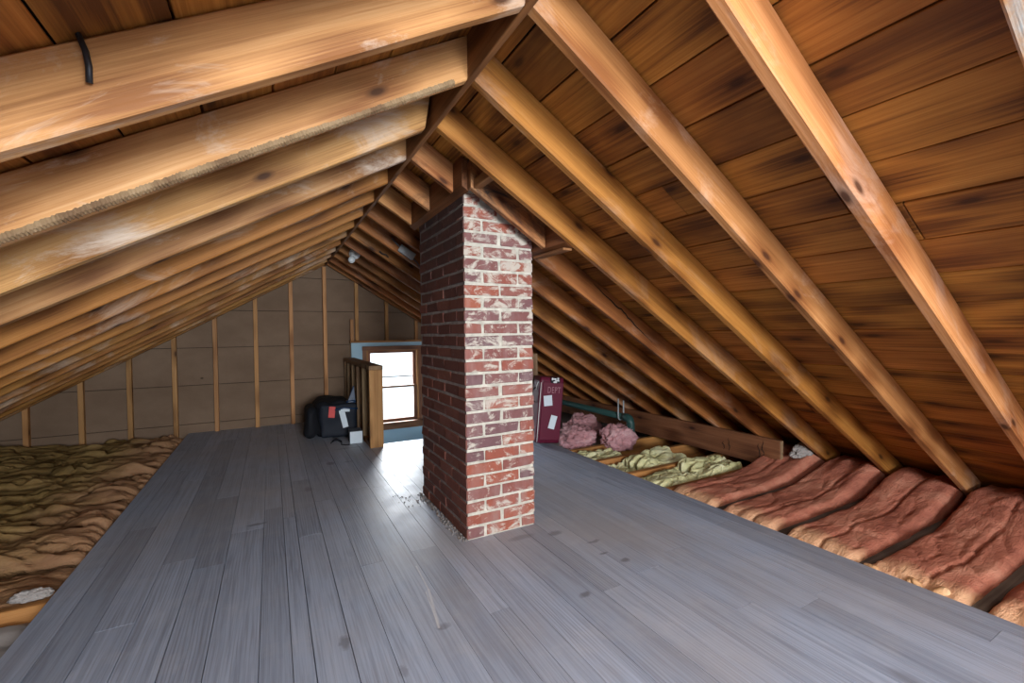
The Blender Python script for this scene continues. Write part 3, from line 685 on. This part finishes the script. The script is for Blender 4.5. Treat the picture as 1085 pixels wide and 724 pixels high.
# ------------------------------------------------------------------ joists at the eaves
JR = [y for y in YB if y < 3.5]
jl = {0: 'at the lower right corner'}
for k, y in enumerate(JR):
    mb = MB(); mb.bbox(FX1 - 0.03 if False else FX1 + .003, 3.78, y - .046, y + .002, -0.158, -0.026 if k < 5 else -0.014, 'joist_grey' if k < 5 else 'joist', .004)
    tag(mb.build('joist', loc=(FX1, y, -.1)), [
        'grey joist in the gap nearest the right photo edge', 'dusty grey joist, second gap between the red-brown batts on the right', 'dusty grey joist, third gap between the red-brown batts on the right', 'joist hidden deep between red-brown batts near the beam end', 'joist edge between the last red-brown batts on the right', 'joist between red-brown batt and first yellow batt', 'bare brown joist between the two nearer yellow strips', 'bare brown joist between the two farther yellow strips', 'bare brown joist in front of the pink wool heap'][k], 'joist', 'joists along the right eave')
for y, nm in ((2.592, 'bare orange joist beside the floor edge in the lower left corner'),):
    mb = MB(); mb.bbox(-2.6, FX0 - .012, y - .045, y, -0.158, -0.022, 'joist', .004)
    tag(mb.build('joist', loc=(FX0, y, -.1)), nm, 'joist', 'joists along the left eave')

# ------------------------------------------------------------------ insulation batts
def batt(name, x_edge, x_out, y0, y1, mat, h=0.06, seed=0, rough=1.0, creases=(), base=-0.155, taper=0.5, lumps=0.0, ragged=0.03, torn=None, flare=0.010, rise=0.0, crumple=0.0):
    """one batt: pillow across its width, wrinkled, with cracks; local x runs from the floor edge outwards"""
    nx, ny = 84, 30; L = abs(x_out - x_edge); sg = 1 if x_out > x_edge else -1
    vs = []; fs = []; S = Vector((seed * 3.17, seed * 1.7, seed * .9))
    for i in range(nx + 1):
        u = i / nx
        for j in range(ny + 1):
            v = j / ny
            p = Vector((u * L, v * (y1 - y0), 0))
            q = p * 1.0
            wr = noise.noise(Vector((q.x * 3.2, q.y * 9, 0)) + S) * .5 + noise.noise(Vector((q.x * 8, q.y * 17, 3)) + S) * .27 + noise.noise(Vector((q.x * 20, q.y * 34, 7)) + S) * .13
            rid = 1 - abs(noise.noise(Vector((q.x * 2.6 + q.y * 3.5, q.y * 10 - q.x * 1.2, 9)) + S)) * 2.2
            edge = min(v, 1 - v) * 2
            pil = (1 - (1 - min(1, edge * 4.5)) ** 2.0)
            pe = 1 - (1 - min(1, u * L / 0.09)) ** 2
            z = base + (h - base) * (0.72 + 0.28 * pil) * (0.80 + .20 * pe) + wr * .022 * rough * pil
            z -= max(0, rid) ** 12 * 0.014 * rough * pil
            if lumps:
                lf = noise.noise(Vector((q.x * 4.5, q.y * 6.5, 21)) + S)
                z += lf * lumps * pil
            for (uy, dep, wd) in creases:
                cy = uy + 0.05 * noise.noise(Vector((q.x * 3.5, 5, seed * 2.0))) + .012 * noise.noise(Vector((q.x * 14, 8, seed)))
                z -= dep * math.exp(-((v - cy) / wd) ** 2) * (0.7 + .5 * noise.noise(Vector((q.x * 2.4, 1, seed))))
            if crumple:
                w1 = noise.noise(Vector((q.x * 2.1, q.y * 2.5, 31)) + S) * .5; w2 = noise.noise(Vector((q.x * 2.3, q.y * 2.2, 77)) + S) * .35
                a_ = noise.noise(Vector((q.x * 3.0 + w1 * 2, q.y * 7 + w2 * 4, 40)) + S); b_ = noise.noise(Vector((q.x * 6.5 + w2 * 3, q.y * 13 + w1 * 5, 60)) + S)
                z += crumple * (1 - abs(a_) * 2.4) * .5 * pil - crumple * max(0, 1 - abs(b_) * 7) * .55 + crumple * .35 * b_
            x_ = x_edge + sg * u * L
            if rise:
                t_ = max(0, min(1, (abs(x_ - XR) - 2.45) / .65)); z += rise * t_ * t_ * (3 - 2 * t_) * (1 + .4 * noise.noise(Vector((v * 3, seed, 5))))
            xo = u * L + (ragged * noise.noise(Vector((v * 7, seed, 2))) * (1 - u) if u < .5 else 0)
            yo = v * (y1 - y0)
            if j in (0, ny): yo += (flare + flare * 1.3 * noise.noise(Vector((q.x * 4.5, j, seed * 1.3))) + .004 * noise.noise(Vector((q.x * 22, j, seed)))) * (-1 if j == 0 else 1) * max(0, min(1, 2.2 - u * 3.2))
            else: yo += .010 * noise.noise(Vector((q.x * 6, q.y * 9, 4)) + S)
            x = x_edge + sg * xo
            lim = deck(x) - 0.02 - (0 if .08 < v < .92 else .05)
            vs.append((x, y0 + yo, max(base + .004, min(z, lim))))
    W = ny + 1
    for i in range(nx):
        for j in range(ny): fs.append((i * W + j, (i + 1) * W + j, (i + 1) * W + j + 1, i * W + j + 1))
    ring = [i * W for i in range(nx + 1)] + [nx * W + j for j in range(1, W)] + [i * W + ny for i in range(nx - 1, -1, -1)] + [j for j in range(ny - 1, 0, -1)]
    R = len(ring); m_ = len(vs)
    for k in ring: x, y, z = vs[k]; vs.append((x, min(max(y, y0 + .003), y1 - .003), min(z - .002, -.024 if base < -.1 else base + .002)))
    b = len(vs)
    for k in ring: x, y, z = vs[k]; vs.append((x, min(max(y, y0 + .003), y1 - .003), base))
    for k in range(R): fs.append((ring[k], ring[(k + 1) % R], m_ + (k + 1) % R, m_ + k)); fs.append((m_ + k, m_ + (k + 1) % R, b + (k + 1) % R, b + k))
    fs.append([b + k for k in range(R)])
    mb = MB(); mb.add(vs, fs, mat, .5, True)
    o = mb.build(name, loc=(x_edge, y0, base))
    if torn:
        rt = random.Random(seed)
        for (ty, w_, n_) in torn:
            tb = MB(); px_ = rt.uniform(-.05, -.03)
            for q_ in range(n_):
                s_ = rt.uniform(.016, .030) * w_; px_ += s_ * .55
                mt = Matrix.Translation((sg * (.014 + rt.random() * .03), ty + px_, (h - base) * .72 + rt.uniform(-.015, .025))) @ mathutils.Euler((rt.random(), rt.random() * .6, rt.random() * 3)).to_matrix().to_4x4()
                tb.rounded((s_ * 2, s_ * 1.5, s_), s_ * .45, 'torn', mt, 5, 0, s_ * .5, q_)
            t_ = tb.build('torn_edge'); t_.parent = o; t_['label'] = 'peach glass wool torn out of the facing'
    return o
# right eave: red-brown faced batts
RB = [(-0.075, 0.228, .012, ()), (0.280, 0.612, .018, ((.42, .012, .02),)), (0.666, 0.996, .018, ((.36, .035, .016), )), (1.052, 1.380, .018, ((.47, .03, .016), )), (1.438, 1.770, .016, ((.35, .03, .016),)), (1.824, 2.156, .016, ((.6, .015, .05),))]
RL = ['red-brown batt nearest the camera, past the right photo edge', 'red-brown insulation batt in the lower right corner of the photo', 'red-brown batt with a peach torn end, first left of the corner batt', 'red-brown batt with a long dark crack, third from the right corner', 'dull red-brown batt in front of the beam end', 'crumpled red-brown batt beside the yellow wool']
for k, (a, b, h, cr) in enumerate(RB):
    o = batt('insulation_batt', FX1 + .005, 3.92, a, b, 'batt_r', h, 40 + k, 0.8, cr, rise=.12, torn={2: ((.04, 1.2, 9), (.16, .9, 9), (.28, .9, 7)), 3: ((.05, .9, 6), (.26, 1.0, 5)), 5: ((.2, .8, 5),)}.get(k), ragged=.02)
    tag(o, RL[k], 'insulation', 'red-brown insulation batts of the right eave')
# yellow strips, thin and torn
for k, (y0, xs) in enumerate(((2.215, ((2.395, 2.86, .0), (2.90, 3.32, .045))), (2.60, ((2.40, 2.62, -.02), (2.66, 3.14, .03))), (2.99, ((2.40, 2.76, .005),)))):
    for q, (xa, xb, h) in enumerate(xs):
        o = batt('glass_wool_strip', xa, xb, y0 + .01, y0 + .30, 'batt_y', h - .025, 60 + k * 3 + q, 1.2, ((.5, .02, .05),), lumps=.04, ragged=.08, flare=.0, crumple=.034)
        tag(o, [['pale yellow glass wool strip at the floor edge, nearest the red-brown batts', 'pale yellow glass wool heaped against the beam, beside the red-brown batts'], ['small pale yellow glass wool tuft at the floor edge, middle bay', 'yellow glass wool lump in the middle bay near the beam'], ['yellow glass wool strip farthest back, beside the pink heap']][k][q], 'insulation', 'yellow glass wool strips of the right eave')
# pink heaps
def heap(name, cx, cy, cz, sx, sy, sz, seed, mat, label):
    bm = bmesh.new(); bmesh.ops.create_icosphere(bm, subdivisions=5, radius=1)
    S = Vector((seed * 2.3, seed, seed * .7))
    for v in bm.verts:
        d = v.co.normalized()
        r = 1 + .35 * noise.noise(d * 2.1 + S) + .22 * (1 - abs(noise.noise(d * 4.2 + S)) * 2) + .14 * noise.noise(d * 9 + S) + .10 * (1 - abs(noise.noise(d * 12 + S)) * 2) + .05 * noise.noise(d * 26 + S)
        v.co = Vector((d.x * sx * r, d.y * sy * r, max(d.z * sz * r, -sz * .6)))
    bm.verts.index_update(); mb = MB()
    mb.add([v.co for v in bm.verts], [[v.index for v in f.verts] for f in bm.faces], mat, .5, True); bm.free()
    o = mb.build(name); o.location = (cx, cy, cz); return tag(o, label, 'insulation', 'heaps of loose glass wool')
heap('glass_wool_heap', 2.72, 3.63, .00, .155, .15, .115, 4, 'batt_p', 'pink glass wool heap touching the maroon suitcase')
heap('glass_wool_heap', 2.99, 3.33, .01, .155, .11, .125, 9, 'batt_p', 'rounded pink glass wool heap under the pipe elbow')
heap('glass_wool_heap', 3.02, 3.93, .02, .16, .14, .12, 13, 'batt_p', 'brownish pink glass wool heap in the back, under the green pipe')
heap('glass_wool_heap', 3.58, 1.90, .155, .13, .045, .05, 17, 'whitewool', 'small grey tuft of glass wool beside the beam end')
# left eave
lnames = ['smooth tan insulation batt just behind the bare orange joist, lower left', 'lumpy tan batt, second bay behind the orange joist on the left', 'lumpy olive batt, third bay behind the orange joist on the left', 'olive-brown batt, fourth bay behind the orange joist on the left', 'brown batt, fifth bay behind the orange joist on the left', 'brown batt, sixth bay behind the orange joist on the left', 'rose-brown ended batt, seventh bay behind the orange joist on the left', 'rose-brown ended batt, eighth bay behind the orange joist on the left', 'dim brown batt on the left along the far gable wall']
YL = YB[6:]
for i in range(9):
    ya, yb = YL[i] + .004, YL[i + 1] - .046
    o = batt('insulation_batt', FX0 - .012, -2.92, ya, yb, 'batt_l', .0 + .015 * (i % 2) - (.02 if i == 0 else 0), 80 + i, 1.0 if i else .6, (((.35, .03, .03), (.72, .03, .03)) if i else ()), lumps=.035 if i else .02, ragged=.035, flare=.010, rise=.08, crumple=.062 if i else .025)
    tag(o, lnames[i], 'insulation', 'insulation batts of the left eave')
o = batt('insulation_batt', FX0 - .02, -2.6, 2.21, 2.544, 'whitewool', -.06, 97, 1.0, (), lumps=.02)
tag(o, 'low grey wool batt in front of the orange joist, lower left corner', 'insulation')
heap('glass_wool_heap', -.915, 2.60, .0, .055, .022, .022, 23, 'whitewool', 'small white wool tuft poking out above the orange joist, lower left')

# ------------------------------------------------------------------ beam, pipe, post on the right
mb = MB(); mb.bbox(3.415, 3.455, 1.985, 5.9, 0.012, 0.232, 'beam', .004)
bm_ = mb.build('beam', loc=(3.43, 3.9, 0.1)); tag(bm_, 'red-brown plank on edge along the right eave, pale cut end', 'beam')
mb = MB(); mb.box(3.417, 3.453, 1.9825, 1.9849, 0.016, 0.229, 'oldwood'); c_ = mb.build('end_grain'); c_.parent = bm_; c_.matrix_parent_inverse = bm_.matrix_world.inverted() if False else Matrix.Translation(-Vector(bm_.location)); c_['label'] = 'pale sawn end'
mb = MB(); rk = random.Random(2)
for (yy_, hh) in ((2.12, .15), (2.15, .12), (2.42, .11), (2.47, .07)):
    vs = []; n_ = 9
    pts = [(3.4138, yy_ + rk.uniform(-.012, .012), .06 + hh * i / (n_ - 1)) for i in range(n_)]
    mb.tube(pts, [.0008 + .0022 * math.sin(math.pi * i / (n_ - 1)) for i in range(n_)], 'gap', 5)
c_ = mb.build('crack'); c_.parent = bm_; c_.matrix_parent_inverse = Matrix.Translation(-Vector(bm_.location)); c_['label'] = 'dark cracks in the plank face'

pp = empty('drain_pipe', (3.2, 4.4, .19), 'dark green pipe with elbow, hung under the right rafters', 'pipe')
def ppart(name, mb, label=None):
    o = mb.build(name); o.parent = pp; o.matrix_parent_inverse = Matrix.Translation(-Vector(pp.location))
    if label: o['label'] = label
PX = 3.2
mb = MB(); mb.tube([(PX, 3.42, .198), (PX, 4.4, .203), (PX, 5.9, .212)], .033, 'pipe', 16); ppart('pipe_run', mb)
mb = MB(); pts = [(PX, 3.46, .198)] + [(PX + .0 , 3.42 - .05 * math.sin(t), .198 - .05 * (1 - math.cos(t))) for t in [i * math.pi / 2 / 8 for i in range(9)]] + [(PX, 3.37, .08), (PX, 3.37, -.14)]
mb.tube(pts, [.042] * 10 + [.042, .042], 'pipe', 16); ppart('elbow', mb)
mb = MB()
for t0 in (3.52, 3.62):
    pass
mb.tube([(PX - .036, 3.51, .385), (PX - .038, 3.51, .20)] + [(PX - .038 * math.cos(a), 3.51, .2 - .038 * math.sin(a)) for a in [i * math.pi / 8 for i in range(1, 8)]] + [(PX + .038, 3.51, .2), (PX + .036, 3.51, .36)], .007, 'metal', 6); ppart('strap', mb, 'pale metal hanger strap')

mb = MB(); mb.bbox(2.30, 2.40, 3.86, 3.90, 0.0, under_r(2.40) - .004, 'oldwood', .004)
tag(mb.build('post', loc=(2.35, 3.88, 0)), 'grey-brown wood post standing behind the maroon suitcase', 'post')

# ------------------------------------------------------------------ maroon suitcase on end
sc = empty('suitcase', (2.30, 3.62, 0), 'tall maroon suitcase stood on end beside the chimney, white binding and stickers', 'suitcase')
SM = Matrix.Translation((2.315, 3.55, 0)) @ Matrix.Rotation(math.radians(-12), 4, 'Z') @ Matrix.Rotation(math.radians(5.2), 4, 'Y')
def spart(name, mb, label=None, par=sc):
    o = mb.build(name); o.parent = par; o.matrix_parent_inverse = Matrix.Translation(-Vector(sc.location))
    if label: o['label'] = label
    return o
# local: x -.115..+.115 wide, y 0..0.22 deep, z 0.. .655 ; front face at y=0
def lb(mb, x0, x1, y0, y1, z0, z1, m, r=.004): mb.bbox(x0, x1, y0, y1, z0, z1, m, r, mtx=SM, smooth=False)
mb = MB(); mb.rounded((0.25, 0.20, 0.64), .022, 'maroon', SM @ Matrix.Translation((0, .11, .335)), 12, .0); body = spart('body', mb)
mb = MB()
ins = .112
def loop(y, z0, z1, xw): return [SM @ Vector(p) for p in ((-xw, y, z0), (-xw, y, z1 - .03), (-xw + .02, y, z1), (xw - .03, y, z1), (xw, y, z1 - .03), (xw, y, z0))]
mb.tube([SM @ Vector((-.116, .008, z)) for z in (.03, .2, .4, .6)], .0032, 'white', 8)
spart('binding', mb, 'white edge binding')
mb = MB(); mb.tube([SM @ Vector((-.1265, .06 + .1 * f, z)) for f, z in ((0, .60), (.3, .57), (.5, .52))], .003, 'white', 6); spart('side_strip', mb, 'white strip')
mb = MB(); lb(mb, -.10, .112, -.004, .014, .05, .61, 'maroon', .006); lid = spart('lid', mb)
mb = MB()
for (cx, cz, ang, w, h) in ((-.038, .43, -8, .085, .10), (.026, .225, 12, .065, .13)):
    mt = SM @ Matrix.Translation((cx, -.0055, cz)) @ Matrix.Rotation(math.radians(ang), 4, 'Y')
    mb2 = MB(); mb2.box(-w / 2, w / 2, -.0012, .001, -h / 2, h / 2, 'tagw', mtx=mt); st = spart('sticker', mb2, 'pale paper sticker')
    mb3 = MB()
    for q in range(5):
        x_ = -w * .2 + w * .1 * q
        mb3.box(x_ - .003, x_ + .003, -.002, -.0013, -.018 + .006 * (q % 3), .012 + .005 * (q % 2), 'ink', mtx=mt)
    mb3.box(-w * .22, w * .22, -.002, -.0013, -.03, -.025, 'ink', mtx=mt); spart('scribble', mb3, None, st)
# faded lettering
tc = bpy.data.curves.new('lettering', 'FONT'); tc.body = 'DEPT'; tc.size = .085; tc.extrude = .0006; tc.space_character = 1.15
to = bpy.data.objects.new('tmp', tc); COL.objects.link(to); dg = bpy.context.evaluated_depsgraph_get(); dg.update()
tm = bpy.data.meshes.new_from_object(to.evaluated_get(dg)); bpy.data.objects.remove(to)
lm = bpy.data.objects.new('lettering', tm); COL.objects.link(lm); tm.materials.clear(); tm.materials.append(M['grey_print'])
lm.parent = sc; lm.matrix_parent_inverse = Matrix.Translation(-Vector(sc.location))
lm.matrix_basis = SM @ Matrix.Translation((-.052, -.0052, .505)) @ Matrix.Rotation(math.pi / 2, 4, 'X') @ Matrix.Scale(.62, 4, (1, 0, 0)); lm['label'] = 'faded pink block letters'
mb = MB()
lb(mb, -.02, .07, -.012, .02, .60, .655, 'dmetal', .005); hb = spart('latch_plate', mb, 'dark latch plate')
mb = MB(); lb(mb, -.012, .028, -.02, -.010, .634, .648, 'ceramic', .004); lb(mb, .015, .06, -.022, -.010, .62, .632, 'ceramic', .004); lb(mb, .035, .055, -.021, -.012, .634, .656, 'ceramic', .004); lb(mb, .0, .035, -.021, -.012, .603, .62, 'ceramic', .004)
lb(mb, -.02, -.004, -.018, -.008, .628, .652, 'ceramic', .004); spart('latch', mb, 'bright metal latch')
mb = MB(); mb.tube([SM @ Vector(p) for p in ((-.135, .10, .40), (-.16, .10, .42), (-.165, .10, .47), (-.16, .10, .52), (-.135, .10, .54))], .008, 'dmetal', 8); spart('handle', mb, 'dark carrying handle')
# ------------------------------------------------------------------ black bag
bag = empty('travel_bag', (0.6, 5.2, 0), 'bulky black travel bag with luggage tags lying against the half wall', 'bag')
def bpart(name, mb, label=None, par=bag):
    o = mb.build(name); o.parent = par; o.matrix_parent_inverse = Matrix.Translation(-Vector(bag.location))
    if label: o['label'] = label
    return o
T = Matrix.Translation
RZ = lambda d: Matrix.Rotation(math.radians(d), 4, 'Z')
mb = MB(); mb.rounded((.36, .58, .37), .08, 'black', T((.570, 5.28, .195)) @ RZ(-2) @ Matrix.Rotation(.05, 4, 'Y'), 20, .03, .03, 3); body = bpart('body', mb)
mb = MB(); mb.rounded((.36, .07, .345), .03, 'black2', T((.605, 4.957, .18)) @ RZ(-4), 20, .02, .016, 5); fp = bpart('front_pocket', mb)
for (z_, x0, x1) in ((.345, .45, .765), (.07, .45, .76)):
    mb = MB(); mb.tube([(x0 + (x1 - x0) * i / 8, 4.910 - .004 - .024 * (i / 8) + .006 * math.sin(i), z_ + .006 * math.sin(i * 1.3)) for i in range(9)], .004, 'dmetal', 6)
    bpart('zip', mb, None, fp)
mb = MB(); mb.rounded((.13, .52, .31), .06, 'black', T((.365, 5.24, .168)) @ RZ(-6), 18, .04, .028, 7); ep = bpart('end_pocket', mb)
mb = MB(); mb.tube([(.312 + .09 * f, 5.40 - .44 * f, .205 + .012 * math.sin(f * 5)) for f in [i / 10 for i in range(11)]], .006, 'purple', 8); bpart('piping', mb, 'violet piping', ep)
for (x_, y_, z_) in ((.300, 5.36, .28), (.303, 5.30, .262), (.312, 5.08, .27)):
    mb = MB(); mb.rounded((.014, .05, .026), .006, 'ceramic', T((x_, y_, z_)) @ Matrix.Rotation(.6, 4, 'X'), 6, 0)
    bpart('buckle', mb, 'bright plastic buckle', ep)
mb = MB(); vs = [(.700, 5.00, .35), (.785, 5.0, .35), (.776, 5.02, .525), (.700, 5.05, .35), (.785, 5.05, .35), (.768, 5.03, .53)]
mb.add([Vector(v) for v in vs], [(0, 1, 2), (3, 5, 4), (0, 3, 4, 1), (1, 4, 5, 2), (0, 2, 5, 3)], 'navy'); mb.rounded((.10, .08, .04), .02, 'navy', T((.742, 5.03, .36)), 8, 0, .006, 2)
bpart('flap', mb, 'shiny dark blue flap sticking up')
mb = MB(); mb.tube([(.56, 4.91, .30), (.60, 4.895, .312), (.66, 4.895, .318), (.74, 4.885, .305), (.79, 4.90, .30)], .009, 'navy', 8); bpart('strap', mb)
def tagcard(x0, z0, w, h, ang, m, name, label, y):
    mb = MB(); mt = T((x0, y, z0)) @ RZ(-4) @ Matrix.Rotation(math.radians(ang), 4, 'Y') @ Matrix.Rotation(math.radians(-4), 4, 'X')
    mb.bbox(-w / 2, w / 2, -.002, .002, -h / 2, h / 2, m, .0012, mtx=mt); o = bpart(name, mb, label); return o, mt
o, mt = tagcard(.535, .283, .062, .115, 6, 'red', 'luggage_tag', 'red and white luggage tag', 4.903)
mb = MB(); mb.box(-.02, .026, -.004, -.0022, .008, .036, 'tagw', mtx=mt); mb.box(.018, .028, -.004, -.0022, -.05, .01, 'tagw', mtx=mt); mb.box(-.02, .028, -.004, -.0022, -.052, -.044, 'tagw', mtx=mt); mb.box(-.062, -.028, -.004, .000, -.014, .0, 'tagw', mtx=mt @ Matrix.Rotation(.4, 4, 'Y')); bpart('tag_print', mb, None, o)
o, mt = tagcard(.648, .205, .056, .185, -12, 'tagw', 'luggage_tag', 'long pale baggage tag', 4.895)
mb = MB(); mb.box(-.018, .02, -.0035, -.0022, -.075, -.045, 'ink', mtx=mt)
for q in range(6): mb.box(-.018, .018, -.0035, -.0022, -.03 + q * .012, -.026 + q * .012, 'ink', mtx=mt)
bpart('tag_print', mb, None, o)
o, mt = tagcard(.665, .292, .09, .03, 4, 'tagw', 'luggage_tag', 'folded end of the pale tag', 4.899)
# small box and strap on the floor
bx = empty('small_box', (.727, 4.68, 0), 'small box with a white front, on the floor between bag and end post', 'box')
mb = MB(); mb.bbox(.667, .787, 4.592, 4.775, 0.001, .122, 'slate', .003, mtx=T((.727, 4.68, 0)) @ RZ(-3) @ T((-.727, -4.68, 0))); o = mb.build('carton'); o.parent = bx; o.matrix_parent_inverse = T(-Vector(bx.location))
mb = MB(); mb.bbox(.668, .786, 4.588, 4.5915, .003, .121, 'tagw', .001, mtx=T((.727, 4.68, 0)) @ RZ(-3) @ T((-.727, -4.68, 0))); o = mb.build('white_panel'); o.parent = bx; o.matrix_parent_inverse = T(-Vector(bx.location)); o['label'] = 'white front panel'
mb = MB(); mb.tube([(.50, 4.72, .004), (.53, 4.78, .02), (.57, 4.77, .012), (.60, 4.70, .004), (.585, 4.62, .004), (.62, 4.57, .004), (.655, 4.575, .004)], .005, 'black', 7); mb.tube([(.52, 4.77, .008), (.56, 4.80, .024), (.60, 4.74, .006)], .009, 'black', 7)
tag(mb.build('loose_strap', loc=(.55, 4.7, 0)), 'short black strap loose on the floor in front of the bag', 'strap')

# ------------------------------------------------------------------ lamp holder, conduit box, hooks
def on_right(x, y, off=0): return Vector((x, y, under_r(x) + off))
lampy = 4.908 - .075
lf = empty('bare_bulb', on_right(.76, lampy, .03), 'bare unlit white bulb in a porcelain holder on a far rafter', 'light bulb')
def lpart(name, mb, label=None):
    o = mb.build(name); o.parent = lf; o.matrix_parent_inverse = T(-Vector(lf.location)); return o
dirv = Vector((-.35, -.72, -.60)).normalized(); q = dirv.to_track_quat('Z', 'Y').to_matrix().to_4x4()
b0 = on_right(.775, lampy, .055) + Vector((0, -.002, 0))
mt = T(b0) @ q
mb = MB(); mb.lathe([(.0, -.012), (.055, -.012), (.055, .008), (.045, .018), (.026, .024), (.024, .06), (.020, .062)], 'ceramic', 18, T(b0 + Vector((0, -.012, 0))) @ q); lpart('holder', mb)
mb = MB(); mb.lathe([(.013, .062), (.016, .075), (.028, .098), (.034, .122), (.031, .142), (.02, .156), (.006, .162)], 'bulb', 18, T(b0 + Vector((0, -.012, 0))) @ q); lpart('bulb', mb)
jy = 3.75 - .041
jb = empty('junction_box', on_right(.95, jy, .04), 'grey metal junction box with cable on a rafter left of the chimney', 'junction box')
m4, a = frame(1, .93); m4[1][3] = jy
mb = MB(); mb.bbox(0, .135, -.045, -.003, .012, .066, 'metal', .006, mtx=m4); o = mb.build('box'); o.parent = jb; o.matrix_parent_inverse = T(-Vector(jb.location))
mb = MB(); mb.bbox(-.004, .139, -.049, -.0452, .008, .07, 'metal', .004, mtx=m4); o = mb.build('cover'); o.parent = jb; o.matrix_parent_inverse = T(-Vector(jb.location))
mb = MB(); mb.tube([m4 @ Vector(p) for p in ((.139, -.03, .03), (.19, -.05, .01), (.25, -.055, -.03), (.32, -.05, -.035), (.42, -.02, -.015), (.52, -.01, .01))], .0075, 'cable', 8)
mb.tube([m4 @ Vector(p) for p in ((-.002, -.02, .05), (-.04, -.015, .06), (-.09, -.01, .075))], .0075, 'cable', 8); o = mb.build('cable'); o.parent = jb; o.matrix_parent_inverse = T(-Vector(jb.location))
m4, a = frame(1, .86); m4[1][3] = 4.136 - .041
mb = MB(); mb.tube([m4 @ Vector(p) for p in ((0, -.004, .03), (.005, -.03, .02), (.03, -.034, .015), (.06, -.025, .03), (.085, -.03, .02), (.09, -.004, .03))], .006, 'dmetal', 7)
tag(mb.build('hook', loc=m4.translation), 'small dark iron hook on a rafter between bulb and junction box', 'hook')
mb = MB(); mb.tube([(-.285, 1.006, 1.632), (-.272, 1.000, 1.598), (-.262, .992, 1.57), (-.258, .990, 1.545), (-.259, .995, 1.520)], [.004, .0045, .005, .005, .005], 'dmetal', 7)
tag(mb.build('cable_stub', loc=(-.27, 1.0, 1.57)), 'short dark bent cable hanging over the nearest left rafter', 'cable')

# ------------------------------------------------------------------ camera
f, yaw, pitch, roll = 468.3, math.radians(28.56), math.radians(1.25), math.radians(-.635)
fw = Vector((math.sin(yaw) * math.cos(pitch), math.cos(yaw) * math.cos(pitch), -math.sin(pitch)))
r0 = Vector((math.cos(yaw), -math.sin(yaw), 0)); u0 = r0.cross(fw)
rt = r0 * math.cos(roll) + u0 * math.sin(roll); up = -r0 * math.sin(roll) + u0 * math.cos(roll)
cam = bpy.data.cameras.new('camera'); co = bpy.data.objects.new('camera', cam); COL.objects.link(co)
cam.sensor_width = 36; cam.lens = 36 * f / 1085; cam.clip_start = .02
co.matrix_world = Matrix(((rt.x, up.x, -fw.x, 0), (rt.y, up.y, -fw.y, 0), (rt.z, up.z, -fw.z, 1.095), (0, 0, 0, 1)))
scn.camera = co

# ------------------------------------------------------------------ light
w = bpy.data.worlds.new('sky'); scn.world = w; w.use_nodes = True
bg = w.node_tree.nodes['Background']; bg.inputs[0].default_value = (0.80, 0.90, 1.0, 1); bg.inputs[1].default_value = 2.2
def area(name, loc, target, sx, sy, power, col, spread=180):
    l = bpy.data.lights.new(name, 'AREA'); l.shape = 'RECTANGLE'; l.size = sx; l.size_y = sy; l.energy = power; l.color = col; l.spread = math.radians(spread)
    o = bpy.data.objects.new(name, l); COL.objects.link(o); o.location = loc
    d = Vector(target) - Vector(loc); o.rotation_euler = d.to_track_quat('-Z', 'Y').to_euler(); return o
area('near_window_daylight', (0.6, -2.95, 1.2), (0.6, 0, .9), 1.5, .9, 150, (.90, .95, 1.0))
area('added_fill', (0.45, -.75, 1.66), (0.9, 2.6, .1), 1.1, .8, 29, (.97, .98, 1.0))  # unseen soft fill lamp, added to brighten the floor
area('far_window_daylight', (1.55, 7.3, 1.17), (1.3, 4.0, .1), 1.5, .5, 240, (.90, .95, 1.0))
scn.view_settings.view_transform = 'Standard'; scn.view_settings.look = 'None'; scn.view_settings.exposure = 0.7; scn.view_settings.gamma = 1.0
scn.view_settings.use_curve_mapping = False
scn.cycles.max_bounces = 8; scn.cycles.diffuse_bounces = 5
